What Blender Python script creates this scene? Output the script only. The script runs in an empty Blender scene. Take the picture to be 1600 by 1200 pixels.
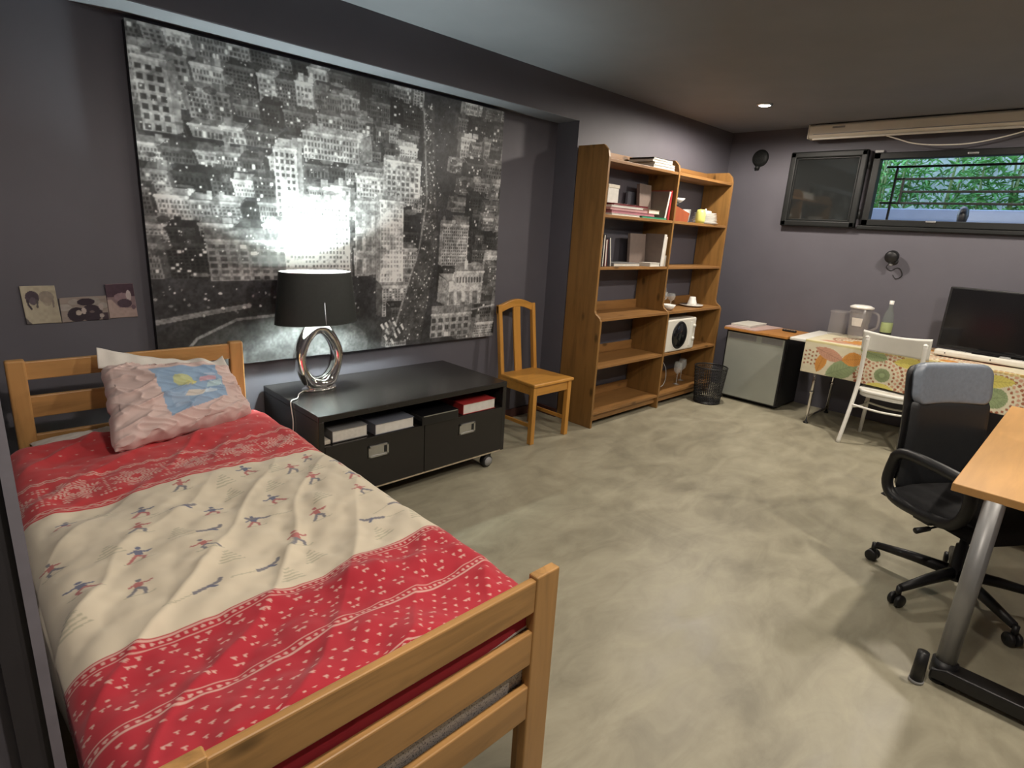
import bpy, math, random
import numpy as np
from mathutils import Vector, Matrix
random.seed(7)
rng = np.random.default_rng(7)
scene = bpy.context.scene
col = scene.collection

# ------------------------------------------------------------------ camera, world, exposure
CAM_H = 1.5
MW = np.array([[0.71859154, -0.69301821, 0.05789612],
               [-0.14120518, -0.22691882, -0.96362282],
               [0.68094588, 0.68427598, -0.26091971]])   # world -> camera (right, down, forward)
cam_data = bpy.data.cameras.new('camera')
cam_data.sensor_width = 36.0
cam_data.lens = 900.6 / 1600.0 * 36.0
cam_data.clip_start = 0.02
cam = bpy.data.objects.new('camera', cam_data)
col.objects.link(cam)
r_, d_, f_ = MW
cam.matrix_world = Matrix(((r_[0], -d_[0], -f_[0], 0), (r_[1], -d_[1], -f_[1], 0),
                           (r_[2], -d_[2], -f_[2], CAM_H), (0, 0, 0, 1)))
scene.camera = cam

world = bpy.data.worlds.new('sky')
scene.world = world
world.use_nodes = True
wn = world.node_tree
bg = wn.nodes['Background']
sky = wn.nodes.new('ShaderNodeTexSky')
sky.sky_type = 'NISHITA'
sky.sun_disc = False
sky.sun_elevation = math.radians(42)
sky.sun_rotation = math.radians(60)
wn.links.new(sky.outputs[0], bg.inputs[0])
bg.inputs[1].default_value = 1.3

vs = scene.view_settings
vs.view_transform = 'Standard'
vs.look = 'None'
vs.gamma = 1.0
vs.use_curve_mapping = False
vs.exposure = 0.28
SPOT_W = 115.0
BULB_STRENGTH = 1700.0
WARM = (1.0, 0.9, 0.78)
CEIL = 2.543
spot_places = [((4.785, 2.204), 1.15, 'round recessed ceiling spotlight glowing warm white in front of the bookcase'),
               ((4.55, 0.45), 1.15, 'round recessed ceiling spotlight above the cloth covered table'),
               ((2.75, -0.35), 1.1, 'round recessed ceiling spotlight above the near end of the desk'),
               ((0.75, 0.35), 1.0, 'round recessed ceiling spotlight above the foot of the bed'),  # added lamp out of view, brightens the bed
               ((2.6, 1.3), 0.28, 'round recessed ceiling spotlight over the middle of the floor')]  # added fill lamp out of view, keeps the floor centre lit

# ------------------------------------------------------------------ materials
def newmat(name):
    m = bpy.data.materials.new(name)
    m.use_nodes = True
    nt = m.node_tree
    return m, nt, nt.nodes['Principled BSDF']

def setp(b, **k):
    names = dict(rough='Roughness', metal='Metallic', spec='Specular IOR Level', alpha='Alpha', coat='Coat Weight',
                 sheen='Sheen Weight', trans='Transmission Weight', ior='IOR')
    for a, v in k.items():
        b.inputs[names[a]].default_value = v

def tex_coord(nt, scale=(1, 1, 1), kind='Object'):
    tc = nt.nodes.new('ShaderNodeTexCoord')
    mp = nt.nodes.new('ShaderNodeMapping')
    mp.inputs['Scale'].default_value = scale
    nt.links.new(tc.outputs[kind], mp.inputs[0])
    return mp.outputs[0]

def noise(nt, vec, scale, detail=3, rough=.55, dist=0):
    n = nt.nodes.new('ShaderNodeTexNoise')
    n.inputs['Scale'].default_value = scale
    n.inputs['Detail'].default_value = detail
    n.inputs['Roughness'].default_value = rough
    n.inputs['Distortion'].default_value = dist
    nt.links.new(vec, n.inputs['Vector'])
    return n.outputs['Fac']

def ramp(nt, fac, stops):
    r = nt.nodes.new('ShaderNodeValToRGB')
    e = r.color_ramp.elements
    while len(e) < len(stops): e.new(.5)
    for el, (p, c) in zip(e, stops):
        el.position = p
        el.color = (*c, 1)
    nt.links.new(fac, r.inputs[0])
    return r.outputs[0]

def bump(nt, b, fac, strength, dist=.01):
    n = nt.nodes.new('ShaderNodeBump')
    n.inputs['Strength'].default_value = strength
    n.inputs['Distance'].default_value = dist
    nt.links.new(fac, n.inputs['Height'])
    nt.links.new(n.outputs[0], b.inputs['Normal'])

def dim(c, k): return tuple(x * k for x in c)

def paint(name, c, rough=.6, var=.12, scale=12, bmp=.05, **k):
    m, nt, b = newmat(name)
    v = tex_coord(nt)
    f = noise(nt, v, scale, 4)
    nt.links.new(ramp(nt, f, [(.3, dim(c, 1 - var)), (.7, dim(c, 1 + var))]), b.inputs['Base Color'])
    setp(b, rough=rough, **k)
    if bmp: bump(nt, b, noise(nt, v, scale * 18, 2), bmp, .002)
    return m

def wood(name, c, axis, rough=.4, dark=.62, knots=True):
    m, nt, b = newmat(name)
    s = [9.0, 9.0, 9.0]; s['xyz'.index(axis)] = .9
    v = tex_coord(nt, s)
    f = noise(nt, v, 2.2, 5, .6, .6)
    base = ramp(nt, f, [(.25, dim(c, dark)), (.5, c), (.8, dim(c, 1.18))])
    if knots:
        s2 = [7.0, 7.0, 7.0]; s2['xyz'.index(axis)] = 3.2
        vo = nt.nodes.new('ShaderNodeTexVoronoi')
        vo.inputs['Scale'].default_value = 1.15
        nt.links.new(tex_coord(nt, s2), vo.inputs['Vector'])
        kf = ramp(nt, vo.outputs['Distance'], [(.07, (1, 1, 1)), (.17, (0, 0, 0))])
        mx = nt.nodes.new('ShaderNodeMixRGB')
        nt.links.new(kf, mx.inputs[0])
        nt.links.new(base, mx.inputs[1])
        mx.inputs[2].default_value = (*dim(c, .38), 1)
        base = mx.outputs[0]
    nt.links.new(base, b.inputs['Base Color'])
    setp(b, rough=rough, spec=.4)
    bump(nt, b, f, .05, .003)
    return m

def printed(name, rough=.75, sheen=0.0, spec=.3):
    m, nt, b = newmat(name)
    a = nt.nodes.new('ShaderNodeVertexColor')
    a.layer_name = 'print'
    nt.links.new(a.outputs[0], b.inputs['Base Color'])
    setp(b, rough=rough, sheen=sheen, spec=spec)
    bump(nt, b, noise(nt, tex_coord(nt), 700, 2), .08, .001)
    return m

def glass(name, c=(.85, .9, .9), alpha=.22, rough=.06):
    m, nt, b = newmat(name)
    f = noise(nt, tex_coord(nt), 6, 2)
    nt.links.new(ramp(nt, f, [(.2, dim(c, .92)), (.8, c)]), b.inputs['Base Color'])
    setp(b, rough=rough, alpha=alpha, spec=.8)
    return m

def glow(name, c, strength):
    m, nt, b = newmat(name)
    b.inputs['Base Color'].default_value = (.9, .9, .9, 1)
    f = noise(nt, tex_coord(nt), 3, 1)
    nt.links.new(ramp(nt, f, [(.2, dim(c, .97)), (.8, c)]), b.inputs['Emission Color'])
    b.inputs['Emission Strength'].default_value = strength
    return m

M = {}
M['wall'] = paint('wall_paint', (.098, .093, .112), .62, .06, 3, .06)
M['ceiling'] = paint('ceiling_paint', (.185, .195, .222), .7, .05, 3, .04)
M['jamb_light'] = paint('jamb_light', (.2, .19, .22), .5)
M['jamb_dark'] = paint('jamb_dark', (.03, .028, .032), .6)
M['baseboard'] = paint('baseboard_paint', (.075, .03, .025), .5)
M['bed_x'] = wood('pine_x', (.46, .25, .088), 'x')
M['bed_y'] = wood('pine_y', (.46, .25, .088), 'y')
M['bed_z'] = wood('pine_z', (.46, .25, .088), 'z')
M['chair_z'] = wood('honey_pine_z', (.52, .25, .05), 'z', .35, .75, False)
M['chair_x'] = wood('honey_pine_x', (.52, .25, .05), 'x', .35, .75, False)
M['case_z'] = wood('case_pine_z', (.235, .122, .036), 'z', .42)
M['case_x'] = wood('case_pine_x', (.27, .135, .044), 'x', .42)
M['desk'] = wood('desk_veneer', (.5, .275, .1), 'x', .38, .88, False)
M['board'] = wood('board_wood', (.42, .19, .05), 'y', .4, .8, False)
M['redwood'] = wood('red_wood', (.3, .08, .035), 'z', .4, .8, False)
M['black_wood'] = paint('black_brown', (.014, .012, .011), .27, .25, 30, .03, spec=.5)
M['black'] = paint('black_plastic', (.008, .008, .009), .45, .2, 40, .03)
M['black_fabric'] = paint('black_fabric', (.008, .008, .009), .85, .25, 60, .25)
M['black_gloss'] = paint('black_gloss', (.008, .008, .009), .12, .1, 8, 0)
M['leather'] = paint('grey_leather', (.15, .178, .22), .4, .1, 60, .2, spec=.6)  # lighter blue grey paints the window's sheen onto the upper chair panel
M['leather_dark'] = paint('dark_leather', (.011, .012, .014), .55, .15, 60, .2)
M['chrome'] = paint('chrome', (.75, .72, .7), .09, .04, 6, 0, metal=1.0)
M['steel'] = paint('brushed_steel', (.55, .55, .55), .3, .06, 25, .02, metal=1.0)
M['grey_metal'] = paint('grey_metal', (.27, .27, .27), .42, .05, 12, .02, metal=.35)
M['white'] = paint('white_paint', (.72, .71, .66), .42, .03, 10, .02)
M['offwhite'] = paint('offwhite_plastic', (.66, .64, .57), .45, .04, 8, .01)
M['case_white'] = paint('case_white', (.72, .68, .6), .45, .04, 8, .01)
M['porcelain'] = paint('porcelain', (.75, .74, .7), .18, .03, 8, 0)
M['linen'] = paint('white_linen', (.66, .62, .57), .85, .06, 14, .2)
M['fridge'] = paint('fridge_grey', (.36, .38, .34), .33, .04, 5, .02, metal=.25)
M['anthracite'] = paint('anthracite_frame', (.01, .011, .011), .5, .1, 20, .02, spec=.25)
M['dark_frame'] = paint('dark_canvas_edge', (.012, .012, .012), .6)
M['grey_plastic'] = paint('grey_plastic', (.3, .3, .3), .45)
M['lining'] = paint('lamp_lining', (.8, .8, .76), .6)
M['shade'] = paint('black_shade', (.012, .015, .014), .55, .15, 50, .08)
M['glass'] = glass('clear_glass')
M['frosted'] = glass('frosted_plastic', (.45, .42, .4), .2, .25)
M['pane'] = glass('window_pane', (.02, .022, .022), .88, .05)
M['bottle'] = glass('bottle_glass', (.25, .3, .27), .25, .05)
M['page'] = paint('paper_pages', (.62, .6, .54), .8, .08, 60, .2)
M['bulb'] = glow('lamp_bulb', (.86, 1.0, .95), BULB_STRENGTH)
M['spot_glow'] = glow('spot_glow', (1.0, .9, .74), 40.0)

# polished concrete floor
m, nt, b = newmat('polished_concrete')
v = tex_coord(nt, (1, 1, 1))
n1 = noise(nt, v, 1.7, 7, .6, 1.2)
n2 = noise(nt, tex_coord(nt, (1.0, 2.2, 1)), 3.3, 6, .62, .8)
mx = nt.nodes.new('ShaderNodeMath'); mx.operation = 'ADD'
nt.links.new(n1, mx.inputs[0]); nt.links.new(n2, mx.inputs[1])
hf = nt.nodes.new('ShaderNodeMath'); hf.operation = 'MULTIPLY'; hf.inputs[1].default_value = .5
nt.links.new(mx.outputs[0], hf.inputs[0])
nt.links.new(ramp(nt, hf.outputs[0], [(.35, (.22, .2, .145)), (.5, (.31, .284, .205)), (.65, (.395, .365, .268))]), b.inputs['Base Color'])
nt.links.new(ramp(nt, n2, [(.3, (.34, .34, .34)), (.7, (.5, .5, .5))]), b.inputs['Roughness'])
bump(nt, b, n2, .06, .004)
M['floor'] = m

# mattress ticking: blue grey speckle with a pale speckled border low down
m, nt, b = newmat('mattress_cloth')
v = tex_coord(nt)
sp = noise(nt, v, 260, 2)
top = ramp(nt, sp, [(.4, (.2, .23, .28)), (.62, (.4, .44, .5))])
low = ramp(nt, sp, [(.36, (.12, .12, .13)), (.45, (.6, .58, .55))])
sx = nt.nodes.new('ShaderNodeSeparateXYZ'); nt.links.new(v, sx.inputs[0])
gt = nt.nodes.new('ShaderNodeMath'); gt.operation = 'GREATER_THAN'; gt.inputs[1].default_value = .115
nt.links.new(sx.outputs[2], gt.inputs[0])
mr = nt.nodes.new('ShaderNodeMixRGB')
nt.links.new(gt.outputs[0], mr.inputs[0]); nt.links.new(low, mr.inputs[1]); nt.links.new(top, mr.inputs[2])
nt.links.new(mr.outputs[0], b.inputs['Base Color']); setp(b, rough=.9)
M['mattress'] = m

def plain(name, c, rough=.6, **k): return paint(name, c, rough, .08, 25, .04, **k)
M['city'] = printed('city_print', .33, 0, .35)
M['duvet'] = printed('duvet_cotton', .9, .15, .2)
M['pillowcase'] = printed('pillow_cotton', .9, .15, .2)
M['cloth'] = printed('cotton_cloth', .75)
M['photo'] = printed('photo_print', .5)

# ------------------------------------------------------------------ mesh helpers
class MB:
    def __init__(s): s.v = []; s.f = []; s.smooth = False
    def add(s, vs, fs):
        o = len(s.v)
        s.v += [tuple(map(float, p)) for p in vs]
        s.f += [tuple(i + o for i in q) for q in fs]
        return s
    def box(s, x0, x1, y0, y1, z0, z1):
        return s.add([(x0, y0, z0), (x1, y0, z0), (x1, y1, z0), (x0, y1, z0), (x0, y0, z1), (x1, y0, z1), (x1, y1, z1), (x0, y1, z1)],
                     [(3, 2, 1, 0), (4, 5, 6, 7), (0, 1, 5, 4), (1, 2, 6, 5), (2, 3, 7, 6), (3, 0, 4, 7)])
    def obox(s, c, ax, ay, az):
        c, ax, ay, az = map(Vector, (c, ax, ay, az))
        p = [c + i * ax + j * ay + k * az for k in (-1, 1) for i, j in ((-1, -1), (1, -1), (1, 1), (-1, 1))]
        return s.add(p, [(3, 2, 1, 0), (4, 5, 6, 7), (0, 1, 5, 4), (1, 2, 6, 5), (2, 3, 7, 6), (3, 0, 4, 7)])
    def prism(s, pts, axis, a, b):
        """polygon (two coordinates) extruded along an axis"""
        def mk(p, t): return {'x': (t, p[0], p[1]), 'y': (p[0], t, p[1]), 'z': (p[0], p[1], t)}[axis]
        n = len(pts)
        return s.add([mk(p, a) for p in pts] + [mk(p, b) for p in pts],
                     [tuple(range(n))[::-1], tuple(range(n, 2 * n))] + [(i, (i + 1) % n, n + (i + 1) % n, n + i) for i in range(n)])
    def tube(s, path, r, n=10, cap=True, closed=False, flat=1.0):
        P = [Vector(p) for p in path]; k = len(P)
        R = r if isinstance(r, (list, tuple)) else [r] * k
        prev = None; rings = []
        for i, p in enumerate(P):
            if closed: t = P[(i + 1) % k] - P[i - 1]
            else: t = P[min(i + 1, k - 1)] - P[max(i - 1, 0)]
            t.normalize()
            if prev is None:
                ref = Vector((0, 0, 1)) if abs(t.z) < .9 else Vector((1, 0, 0))
                u = (ref - t * ref.dot(t)).normalized()
            else:
                u = (prev - t * prev.dot(t)).normalized()
            prev = u; w = t.cross(u)
            rings.append([p + R[i] * (math.cos(a) * u * flat + math.sin(a) * w) for a in [2 * math.pi * j / n for j in range(n)]])
        fs = []
        for i in range(k if closed else k - 1):
            o, o2 = i * n, ((i + 1) % k) * n
            fs += [(o + j, o + (j + 1) % n, o2 + (j + 1) % n, o2 + j) for j in range(n)]
        if cap and not closed: fs += [tuple(range(n))[::-1], tuple(range((k - 1) * n, k * n))]
        s.smooth = True
        return s.add([p for q in rings for p in q], fs)
    def lathe(s, c, prof, n=24, sx=1.0, sy=1.0, cap=True):
        vs = []; k = len(prof)
        for (r, z) in prof:
            vs += [(c[0] + sx * r * math.cos(2 * math.pi * j / n), c[1] + sy * r * math.sin(2 * math.pi * j / n), c[2] + z) for j in range(n)]
        fs = [(i * n + j, i * n + (j + 1) % n, (i + 1) * n + (j + 1) % n, (i + 1) * n + j) for i in range(k - 1) for j in range(n)]
        if cap: fs += [tuple(range(n))[::-1], tuple(range((k - 1) * n, k * n))]
        s.smooth = True
        return s.add(vs, fs)
    def grid(s, pts):
        """pts: array (a, b, 3)"""
        a, b = pts.shape[:2]
        idx = np.arange(a * b).reshape(a, b)
        fs = np.stack([idx[:-1, :-1], idx[1:, :-1], idx[1:, 1:], idx[:-1, 1:]], -1).reshape(-1, 4)
        s.smooth = True
        return s.add(pts.reshape(-1, 3).tolist(), fs.tolist())
    def move(s, m):
        s.v = [tuple(m @ Vector(p)) for p in s.v]
        return s
    def build(s, name, mat, parent=None, bev=0.0, local=False, origin=None, seg=2, colors=None):
        me = bpy.data.meshes.new(name)
        off = Vector((0, 0, 0))
        if parent is not None and not local:
            r = parent
            while r.parent: r = r.parent
            off = r.location.copy()
        if origin is not None: off = Vector(origin)
        me.from_pydata([tuple(Vector(p) - off) for p in s.v], [], s.f)
        if s.smooth: me.polygons.foreach_set('use_smooth', [True] * len(me.polygons))
        if colors is not None:
            at = me.color_attributes.new('print', 'FLOAT_COLOR', 'POINT')
            c = np.ones((len(s.v), 4), np.float32); c[:, :3] = colors.reshape(-1, 3)
            at.data.foreach_set('color', c.ravel())
        me.materials.append(M[mat] if isinstance(mat, str) else mat)
        me.update()
        o = bpy.data.objects.new(name, me)
        col.objects.link(o)
        if parent is not None: o.parent = parent
        elif origin is not None: o.location = origin
        if bev:
            bm_ = o.modifiers.new('soft_edges', 'BEVEL')
            bm_.width = bev; bm_.segments = seg; bm_.limit_method = 'ANGLE'; bm_.angle_limit = math.radians(40)
        return o

def tag(o, label, cat, group=None):
    o['label'] = label; o['category'] = cat
    if group: o['group'] = group
    return o
def thing(name, label, cat, loc=(0, 0, 0), rz=0.0, group=None):
    o = bpy.data.objects.new(name, None)
    o.empty_display_size = .1
    col.objects.link(o)
    o.location = loc; o.rotation_euler = (0, 0, rz)
    return tag(o, label, cat, group)
def struct(o): o['kind'] = 'structure'; return o
def part_label(o, s): o['label'] = s; return o

# smooth value noise on arrays
def vnoise(x, y, seed, f):
    g = np.random.default_rng(seed).random((64, 64))
    x = np.asarray(x) * f; y = np.asarray(y) * f
    xi = np.floor(x).astype(int); yi = np.floor(y).astype(int)
    tx = x - xi; ty = y - yi
    tx = tx * tx * (3 - 2 * tx); ty = ty * ty * (3 - 2 * ty)
    a = g[xi % 64, yi % 64]; b_ = g[(xi + 1) % 64, yi % 64]; c = g[xi % 64, (yi + 1) % 64]; d = g[(xi + 1) % 64, (yi + 1) % 64]
    return (a * (1 - tx) + b_ * tx) * (1 - ty) + (c * (1 - tx) + d * tx) * ty

class Paint:
    """a small painter on a grid of colours; coordinates run 0..w, 0..h (y up)"""
    def __init__(s, nx, ny, w, h, c):
        s.a = np.zeros((nx, ny, 3)); s.a[:] = c
        s.X, s.Y = np.meshgrid(np.linspace(0, w, nx), np.linspace(0, h, ny), indexing='ij')
        s.nx, s.ny, s.w, s.h = nx, ny, w, h
    def win(s, x0, x1, y0, y1):
        i0 = max(0, int(x0 / s.w * (s.nx - 1)) - 1); i1 = min(s.nx, int(x1 / s.w * (s.nx - 1)) + 3)
        j0 = max(0, int(y0 / s.h * (s.ny - 1)) - 1); j1 = min(s.ny, int(y1 / s.h * (s.ny - 1)) + 3)
        return slice(i0, max(i0, i1)), slice(j0, max(j0, j1))
    def put(s, sl, mask, c, a=1.0):
        sub = s.a[sl]
        sub[mask] = sub[mask] * (1 - a) + np.array(c) * a
    def rect(s, x0, x1, y0, y1, c, a=1.0):
        sl = s.win(x0, x1, y0, y1)
        s.put(sl, (s.X[sl] >= x0) & (s.X[sl] < x1) & (s.Y[sl] >= y0) & (s.Y[sl] < y1), c, a)
    def poly(s, pts, c, a=1.0):
        xs = [p[0] for p in pts]; ys = [p[1] for p in pts]
        sl = s.win(min(xs), max(xs), min(ys), max(ys))
        X, Y = s.X[sl], s.Y[sl]
        ins = np.zeros(X.shape, bool)
        for (xa, ya), (xb, yb) in zip(pts, pts[1:] + pts[:1]):
            if ya == yb: continue
            cr = ((ya > Y) != (yb > Y)) & (X < (xb - xa) * (Y - ya) / (yb - ya) + xa)
            ins ^= cr
        s.put(sl, ins, c, a)
    def line(s, p, q, t, c, a=1.0):
        (x0, y0), (x1, y1) = p, q
        sl = s.win(min(x0, x1) - t, max(x0, x1) + t, min(y0, y1) - t, max(y0, y1) + t)
        X, Y = s.X[sl], s.Y[sl]
        dx, dy = x1 - x0, y1 - y0; L = dx * dx + dy * dy + 1e-12
        k = np.clip(((X - x0) * dx + (Y - y0) * dy) / L, 0, 1)
        s.put(sl, (X - x0 - k * dx) ** 2 + (Y - y0 - k * dy) ** 2 < t * t, c, a)
    def path(s, pts, t, c, a=1.0):
        for p, q in zip(pts, pts[1:]): s.line(p, q, t, c, a)
    def disc(s, x, y, r, c, a=1.0, ry=None):
        ry = ry or r
        sl = s.win(x - r, x + r, y - ry, y + ry)
        s.put(sl, ((s.X[sl] - x) / r) ** 2 + ((s.Y[sl] - y) / ry) ** 2 < 1, c, a)

# ------------------------------------------------------------------ room shell
XR, YP, YB, XL, YF = 5.88, 3.20, 2.985, -0.7, -2.2
BEAM = 2.29
struct(MB().box(XL - .2, XR + .2, YF - .2, YP + .3, -.1, 0).build('floor', 'floor'))
struct(MB().box(XL - .2, XR + .25, YF - .2, YP + .3, CEIL, CEIL + .15).build('ceiling', 'ceiling'))
struct(MB().box(XL - .2, 3.52, YP, YP + .2, 0, CEIL).build('wall_back', 'wall'))
struct(MB().box(3.505, XR + .02, YB, YP + .2, 0, CEIL).build('wall_corner', 'wall'))
beam = struct(MB().box(XL, 3.505, YB, YP, BEAM, CEIL).build('trim_1', 'wall'))
sof = MB().box(XL, 3.505, YB + .002, YP, BEAM - .004, BEAM).build('soffit', 'ceiling', beam)
struct(MB().box(XL, .0295, 1.0, YP, 0, CEIL).build('wall_left', 'wall'))
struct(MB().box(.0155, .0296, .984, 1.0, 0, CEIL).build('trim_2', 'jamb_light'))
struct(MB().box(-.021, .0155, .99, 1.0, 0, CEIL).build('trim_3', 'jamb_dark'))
struct(MB().box(XL - .2, XL, YF, 1.02, 0, CEIL).build('wall_side', 'wall'))
struct(MB().box(XL - .2, XR + .2, YF - .2, YF, 0, CEIL).build('wall_front', 'wall'))
struct(MB().box(3.49, 3.506, YB, YP, 0, .07).box(2.5, 3.49, YP - .014, YP, 0, .07).build('baseboard_back', 'baseboard'))
# window wall with its opening
WY0, WY1, WZ0, WZ1 = -0.10, 1.665, 1.70, 2.295
wt = .24
wr = MB()
wr.box(XR, XR + wt, YF - .2, WY0, 0, CEIL).box(XR, XR + wt, WY1, YP + .2, 0, CEIL)
wr.box(XR, XR + wt, WY0, WY1, 0, WZ0).box(XR, XR + wt, WY0, WY1, WZ1, CEIL)
struct(wr.build('wall_right', 'wall'))

# ------------------------------------------------------------------ window
win = thing('window_1', 'wide low basement window with dark frame and open sash in the grey wall', 'window', (XR, 1.0, WZ0))
struct(win)
del win['category']
fr = MB()
a, bq = XR - .035, XR + .05
fr.box(a, bq, WY0, WY1, WZ0, WZ0 + .052).box(a, bq, WY0, WY1, WZ1 - .052, WZ1)
fr.box(a, bq, WY0, WY0 + .055, WZ0, WZ1).box(a, bq, WY1 - .055, WY1, WZ0, WZ1)
fr.build('window_frame', 'anthracite', win, .006)
MB().box(XR - .05, XR, WY0 - .03, WY1 + .02, WZ0 - .035, WZ0 - .002).build('window_sill', 'anthracite', win, .006)
MB().box(XR - .03, XR - .005, 1.60, WY1, WZ1 + .001, WZ1 + .022).build('frame_cap', 'grey_plastic', win, .003)
for y, z in ((1.15, WZ0 + .045), (.98, WZ1 - .03)):
    MB().box(XR - .045, XR - .034, y - .035, y + .035, z - .008, z + .008).build('latch_plate', 'steel', win, .003)
# open sash folded against the wall
sa = MB(); S0, S1, T0, T1 = 1.70, 2.345, 1.672, 2.325
xs0, xs1 = XR - .075, XR - .02
for q in ((S0, S1, T0, T0 + .055), (S0, S1, T1 - .055, T1), (S0, S0 + .055, T0, T1), (S1 - .055, S1, T0, T1)):
    sa.box(xs0, xs1, *q)
sash = sa.build('window_sash', 'anthracite', win, .012, seg=3)
MB().box(xs0 + .02, xs0 + .035, S0 + .05, S1 - .05, T0 + .05, T1 - .05).build('pane', 'pane', sash)
bead = MB()
for q in ((S0 + .055, S1 - .055, T0 + .055, T0 + .066), (S0 + .055, S1 - .055, T1 - .066, T1 - .055),
          (S0 + .055, S0 + .066, T0 + .055, T1 - .055), (S1 - .066, S1 - .055, T0 + .055, T1 - .055)):
    bead.box(xs0 + .008, xs0 + .02, *q)
bead.build('glazing_bead', 'anthracite', sash, .003)
for z in (T0 + .12, T1 - .12):
    MB().tube([(XR - .045, 1.685, z - .04), (XR - .045, 1.685, z + .04)], .011).build('hinge', 'anthracite', win)
# grille outside
gx = XR + wt - .03
def gz(p): return p
gr = []
GY0, GY1, GZ0, GZ1 = WY0 + .02, 1.60, WZ0 + .03, 2.24
zz = [2.205, 2.105, 2.0, 1.905]
bars = [((1.605, zz[0]), (WY0, zz[0])), ((1.52, zz[1]), (WY0, zz[1])), ((1.455, zz[2]), (WY0, zz[2])), ((1.605, zz[3]), (WY0, zz[3])),
        ((1.53, zz[0]), (1.53, WZ0)), ((1.465, zz[1]), (1.465, zz[3])), ((.62, zz[2]), (.62, zz[3])), ((.55, zz[1]), (.55, WZ0))]
for (p, q) in bars:
    y0, y1 = sorted((p[0], q[0])); z0, z1 = sorted((p[1], q[1]))
    MB().box(gx - .009, gx + .009, y0 - .009, y1 + .009, z0 - .009, z1 + .009).build('grille_bar', 'anthracite', win, .003)

# ------------------------------------------------------------------ outside the window
M['kerb'] = paint('blue_grey_concrete', (.3, .36, .46), .8, .06, 6, .1)
M['stone'] = paint('pale_stone', (.5, .52, .48), .9, .3, 5, .5)
M['soil'] = paint('soil', (.1, .08, .05), .95)
M['leaf'] = paint('bamboo_leaf', (.16, .4, .09), .5, .45, 2.5, 0)
M['stem'] = paint('bamboo_stem', (.28, .34, .12), .5)
struct(MB().box(XR + wt, 9.4, -2.6, 4.2, 1.45, 1.58).build('ground', 'soil'))
tag(MB().box(6.75, 6.87, -2.0, 3.6, 1.58, 1.9).build('concrete_kerb', 'kerb', None, .008, origin=(6.81, .8, 1.58)), 'blue grey concrete kerb outside the window', 'kerb')
struct(MB().box(8.8, 9.0, -2.6, 4.2, 1.58, 5.2).build('wall_garden', 'stone'))
def bamboo(x, y, h, seed):
    rg = random.Random(seed)
    t = thing('bamboo_plant', 'leafy green bamboo growing behind the kerb outside the window', 'bamboo', (x, y, 1.58), 0, 'bamboo plants outside the window')
    for k in range(4):
        bx, by = x + rg.uniform(-.1, .1), y + rg.uniform(-.15, .15)
        lx, ly = rg.uniform(-.1, .1), rg.uniform(-.15, .15)
        MB().tube([(bx, by, 1.58), (bx + lx * .3, by + ly * .3, 1.58 + h * .5), (bx + lx, by + ly, 1.58 + h)], [.012, .01, .005], 6).build('stem', 'stem', t)
    lf = MB()
    for k in range(1000):
        px, py, pz = x + rg.uniform(-.2, .2), y + rg.uniform(-.31, .31), 1.72 + rg.random() * (h - .1)
        L_ = rg.uniform(.09, .15); w = L_ * .1
        an = rg.uniform(0, 2 * math.pi); dr = rg.uniform(-.9, .15)
        d = Vector((math.cos(an), math.sin(an), dr)).normalized()
        sd = d.cross(Vector((rg.uniform(-.4, .4), rg.uniform(-.4, .4), 1))).normalized()
        p = Vector((px, py, pz)); up = sd.cross(d) * .012
        mid = p + d * L_ * .4
        lf.add([p, mid + sd * w + up, p + d * L_ - up, mid - sd * w + up, mid - up * .3], [(0, 4, 1), (4, 2, 1), (0, 3, 4), (4, 3, 2)])
    o = lf.build('foliage', 'leaf', t); o['kind'] = 'stuff'
for i, (x, y, h) in enumerate([(xx_, yy_, hh_) for xx_, hh_, sh in ((7.3, 1.5, 0), (8.2, 2.0, .45)) for yy_ in [2.75 + sh - .9 * q for q in range(5)]]):
    bamboo(x, y, h, 20 + i)
tag(MB().lathe((6.28, 1.02, 1.58), [(.02, 0), (.022, .17), (.034, .19), (.042, .24), (.036, .29), (.014, .315)], 16).build('garden_lamp', 'black', None, origin=(6.28, 1.02, 1.58)),
    'small dark oval garden lamp outside in front of the kerb', 'garden lamp')

# ------------------------------------------------------------------ ceiling spots
for (x, y), k, lab in spot_places:
    t = thing('ceiling_spotlight', lab, 'spotlight', (x, y, CEIL), 0, 'recessed ceiling spotlights')
    MB().lathe((x, y, CEIL), [(.044, -.012), (.058, -.012), (.061, -.004), (.061, 0)], 24, cap=False).build('ring', 'steel', t)
    MB().lathe((x, y, CEIL), [(.0, -.009), (.044, -.009), (.044, -.001), (0, -.001)], 20, cap=False).build('lens', 'spot_glow', t)
    L = bpy.data.lights.new('spot_beam', 'SPOT')
    L.energy = SPOT_W * k; L.color = WARM; L.spot_size = math.radians(178); L.spot_blend = .35; L.shadow_soft_size = .06
    lo = bpy.data.objects.new('spot_beam', L); col.objects.link(lo); lo.parent = t; lo.location = (0, 0, -.02)

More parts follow.
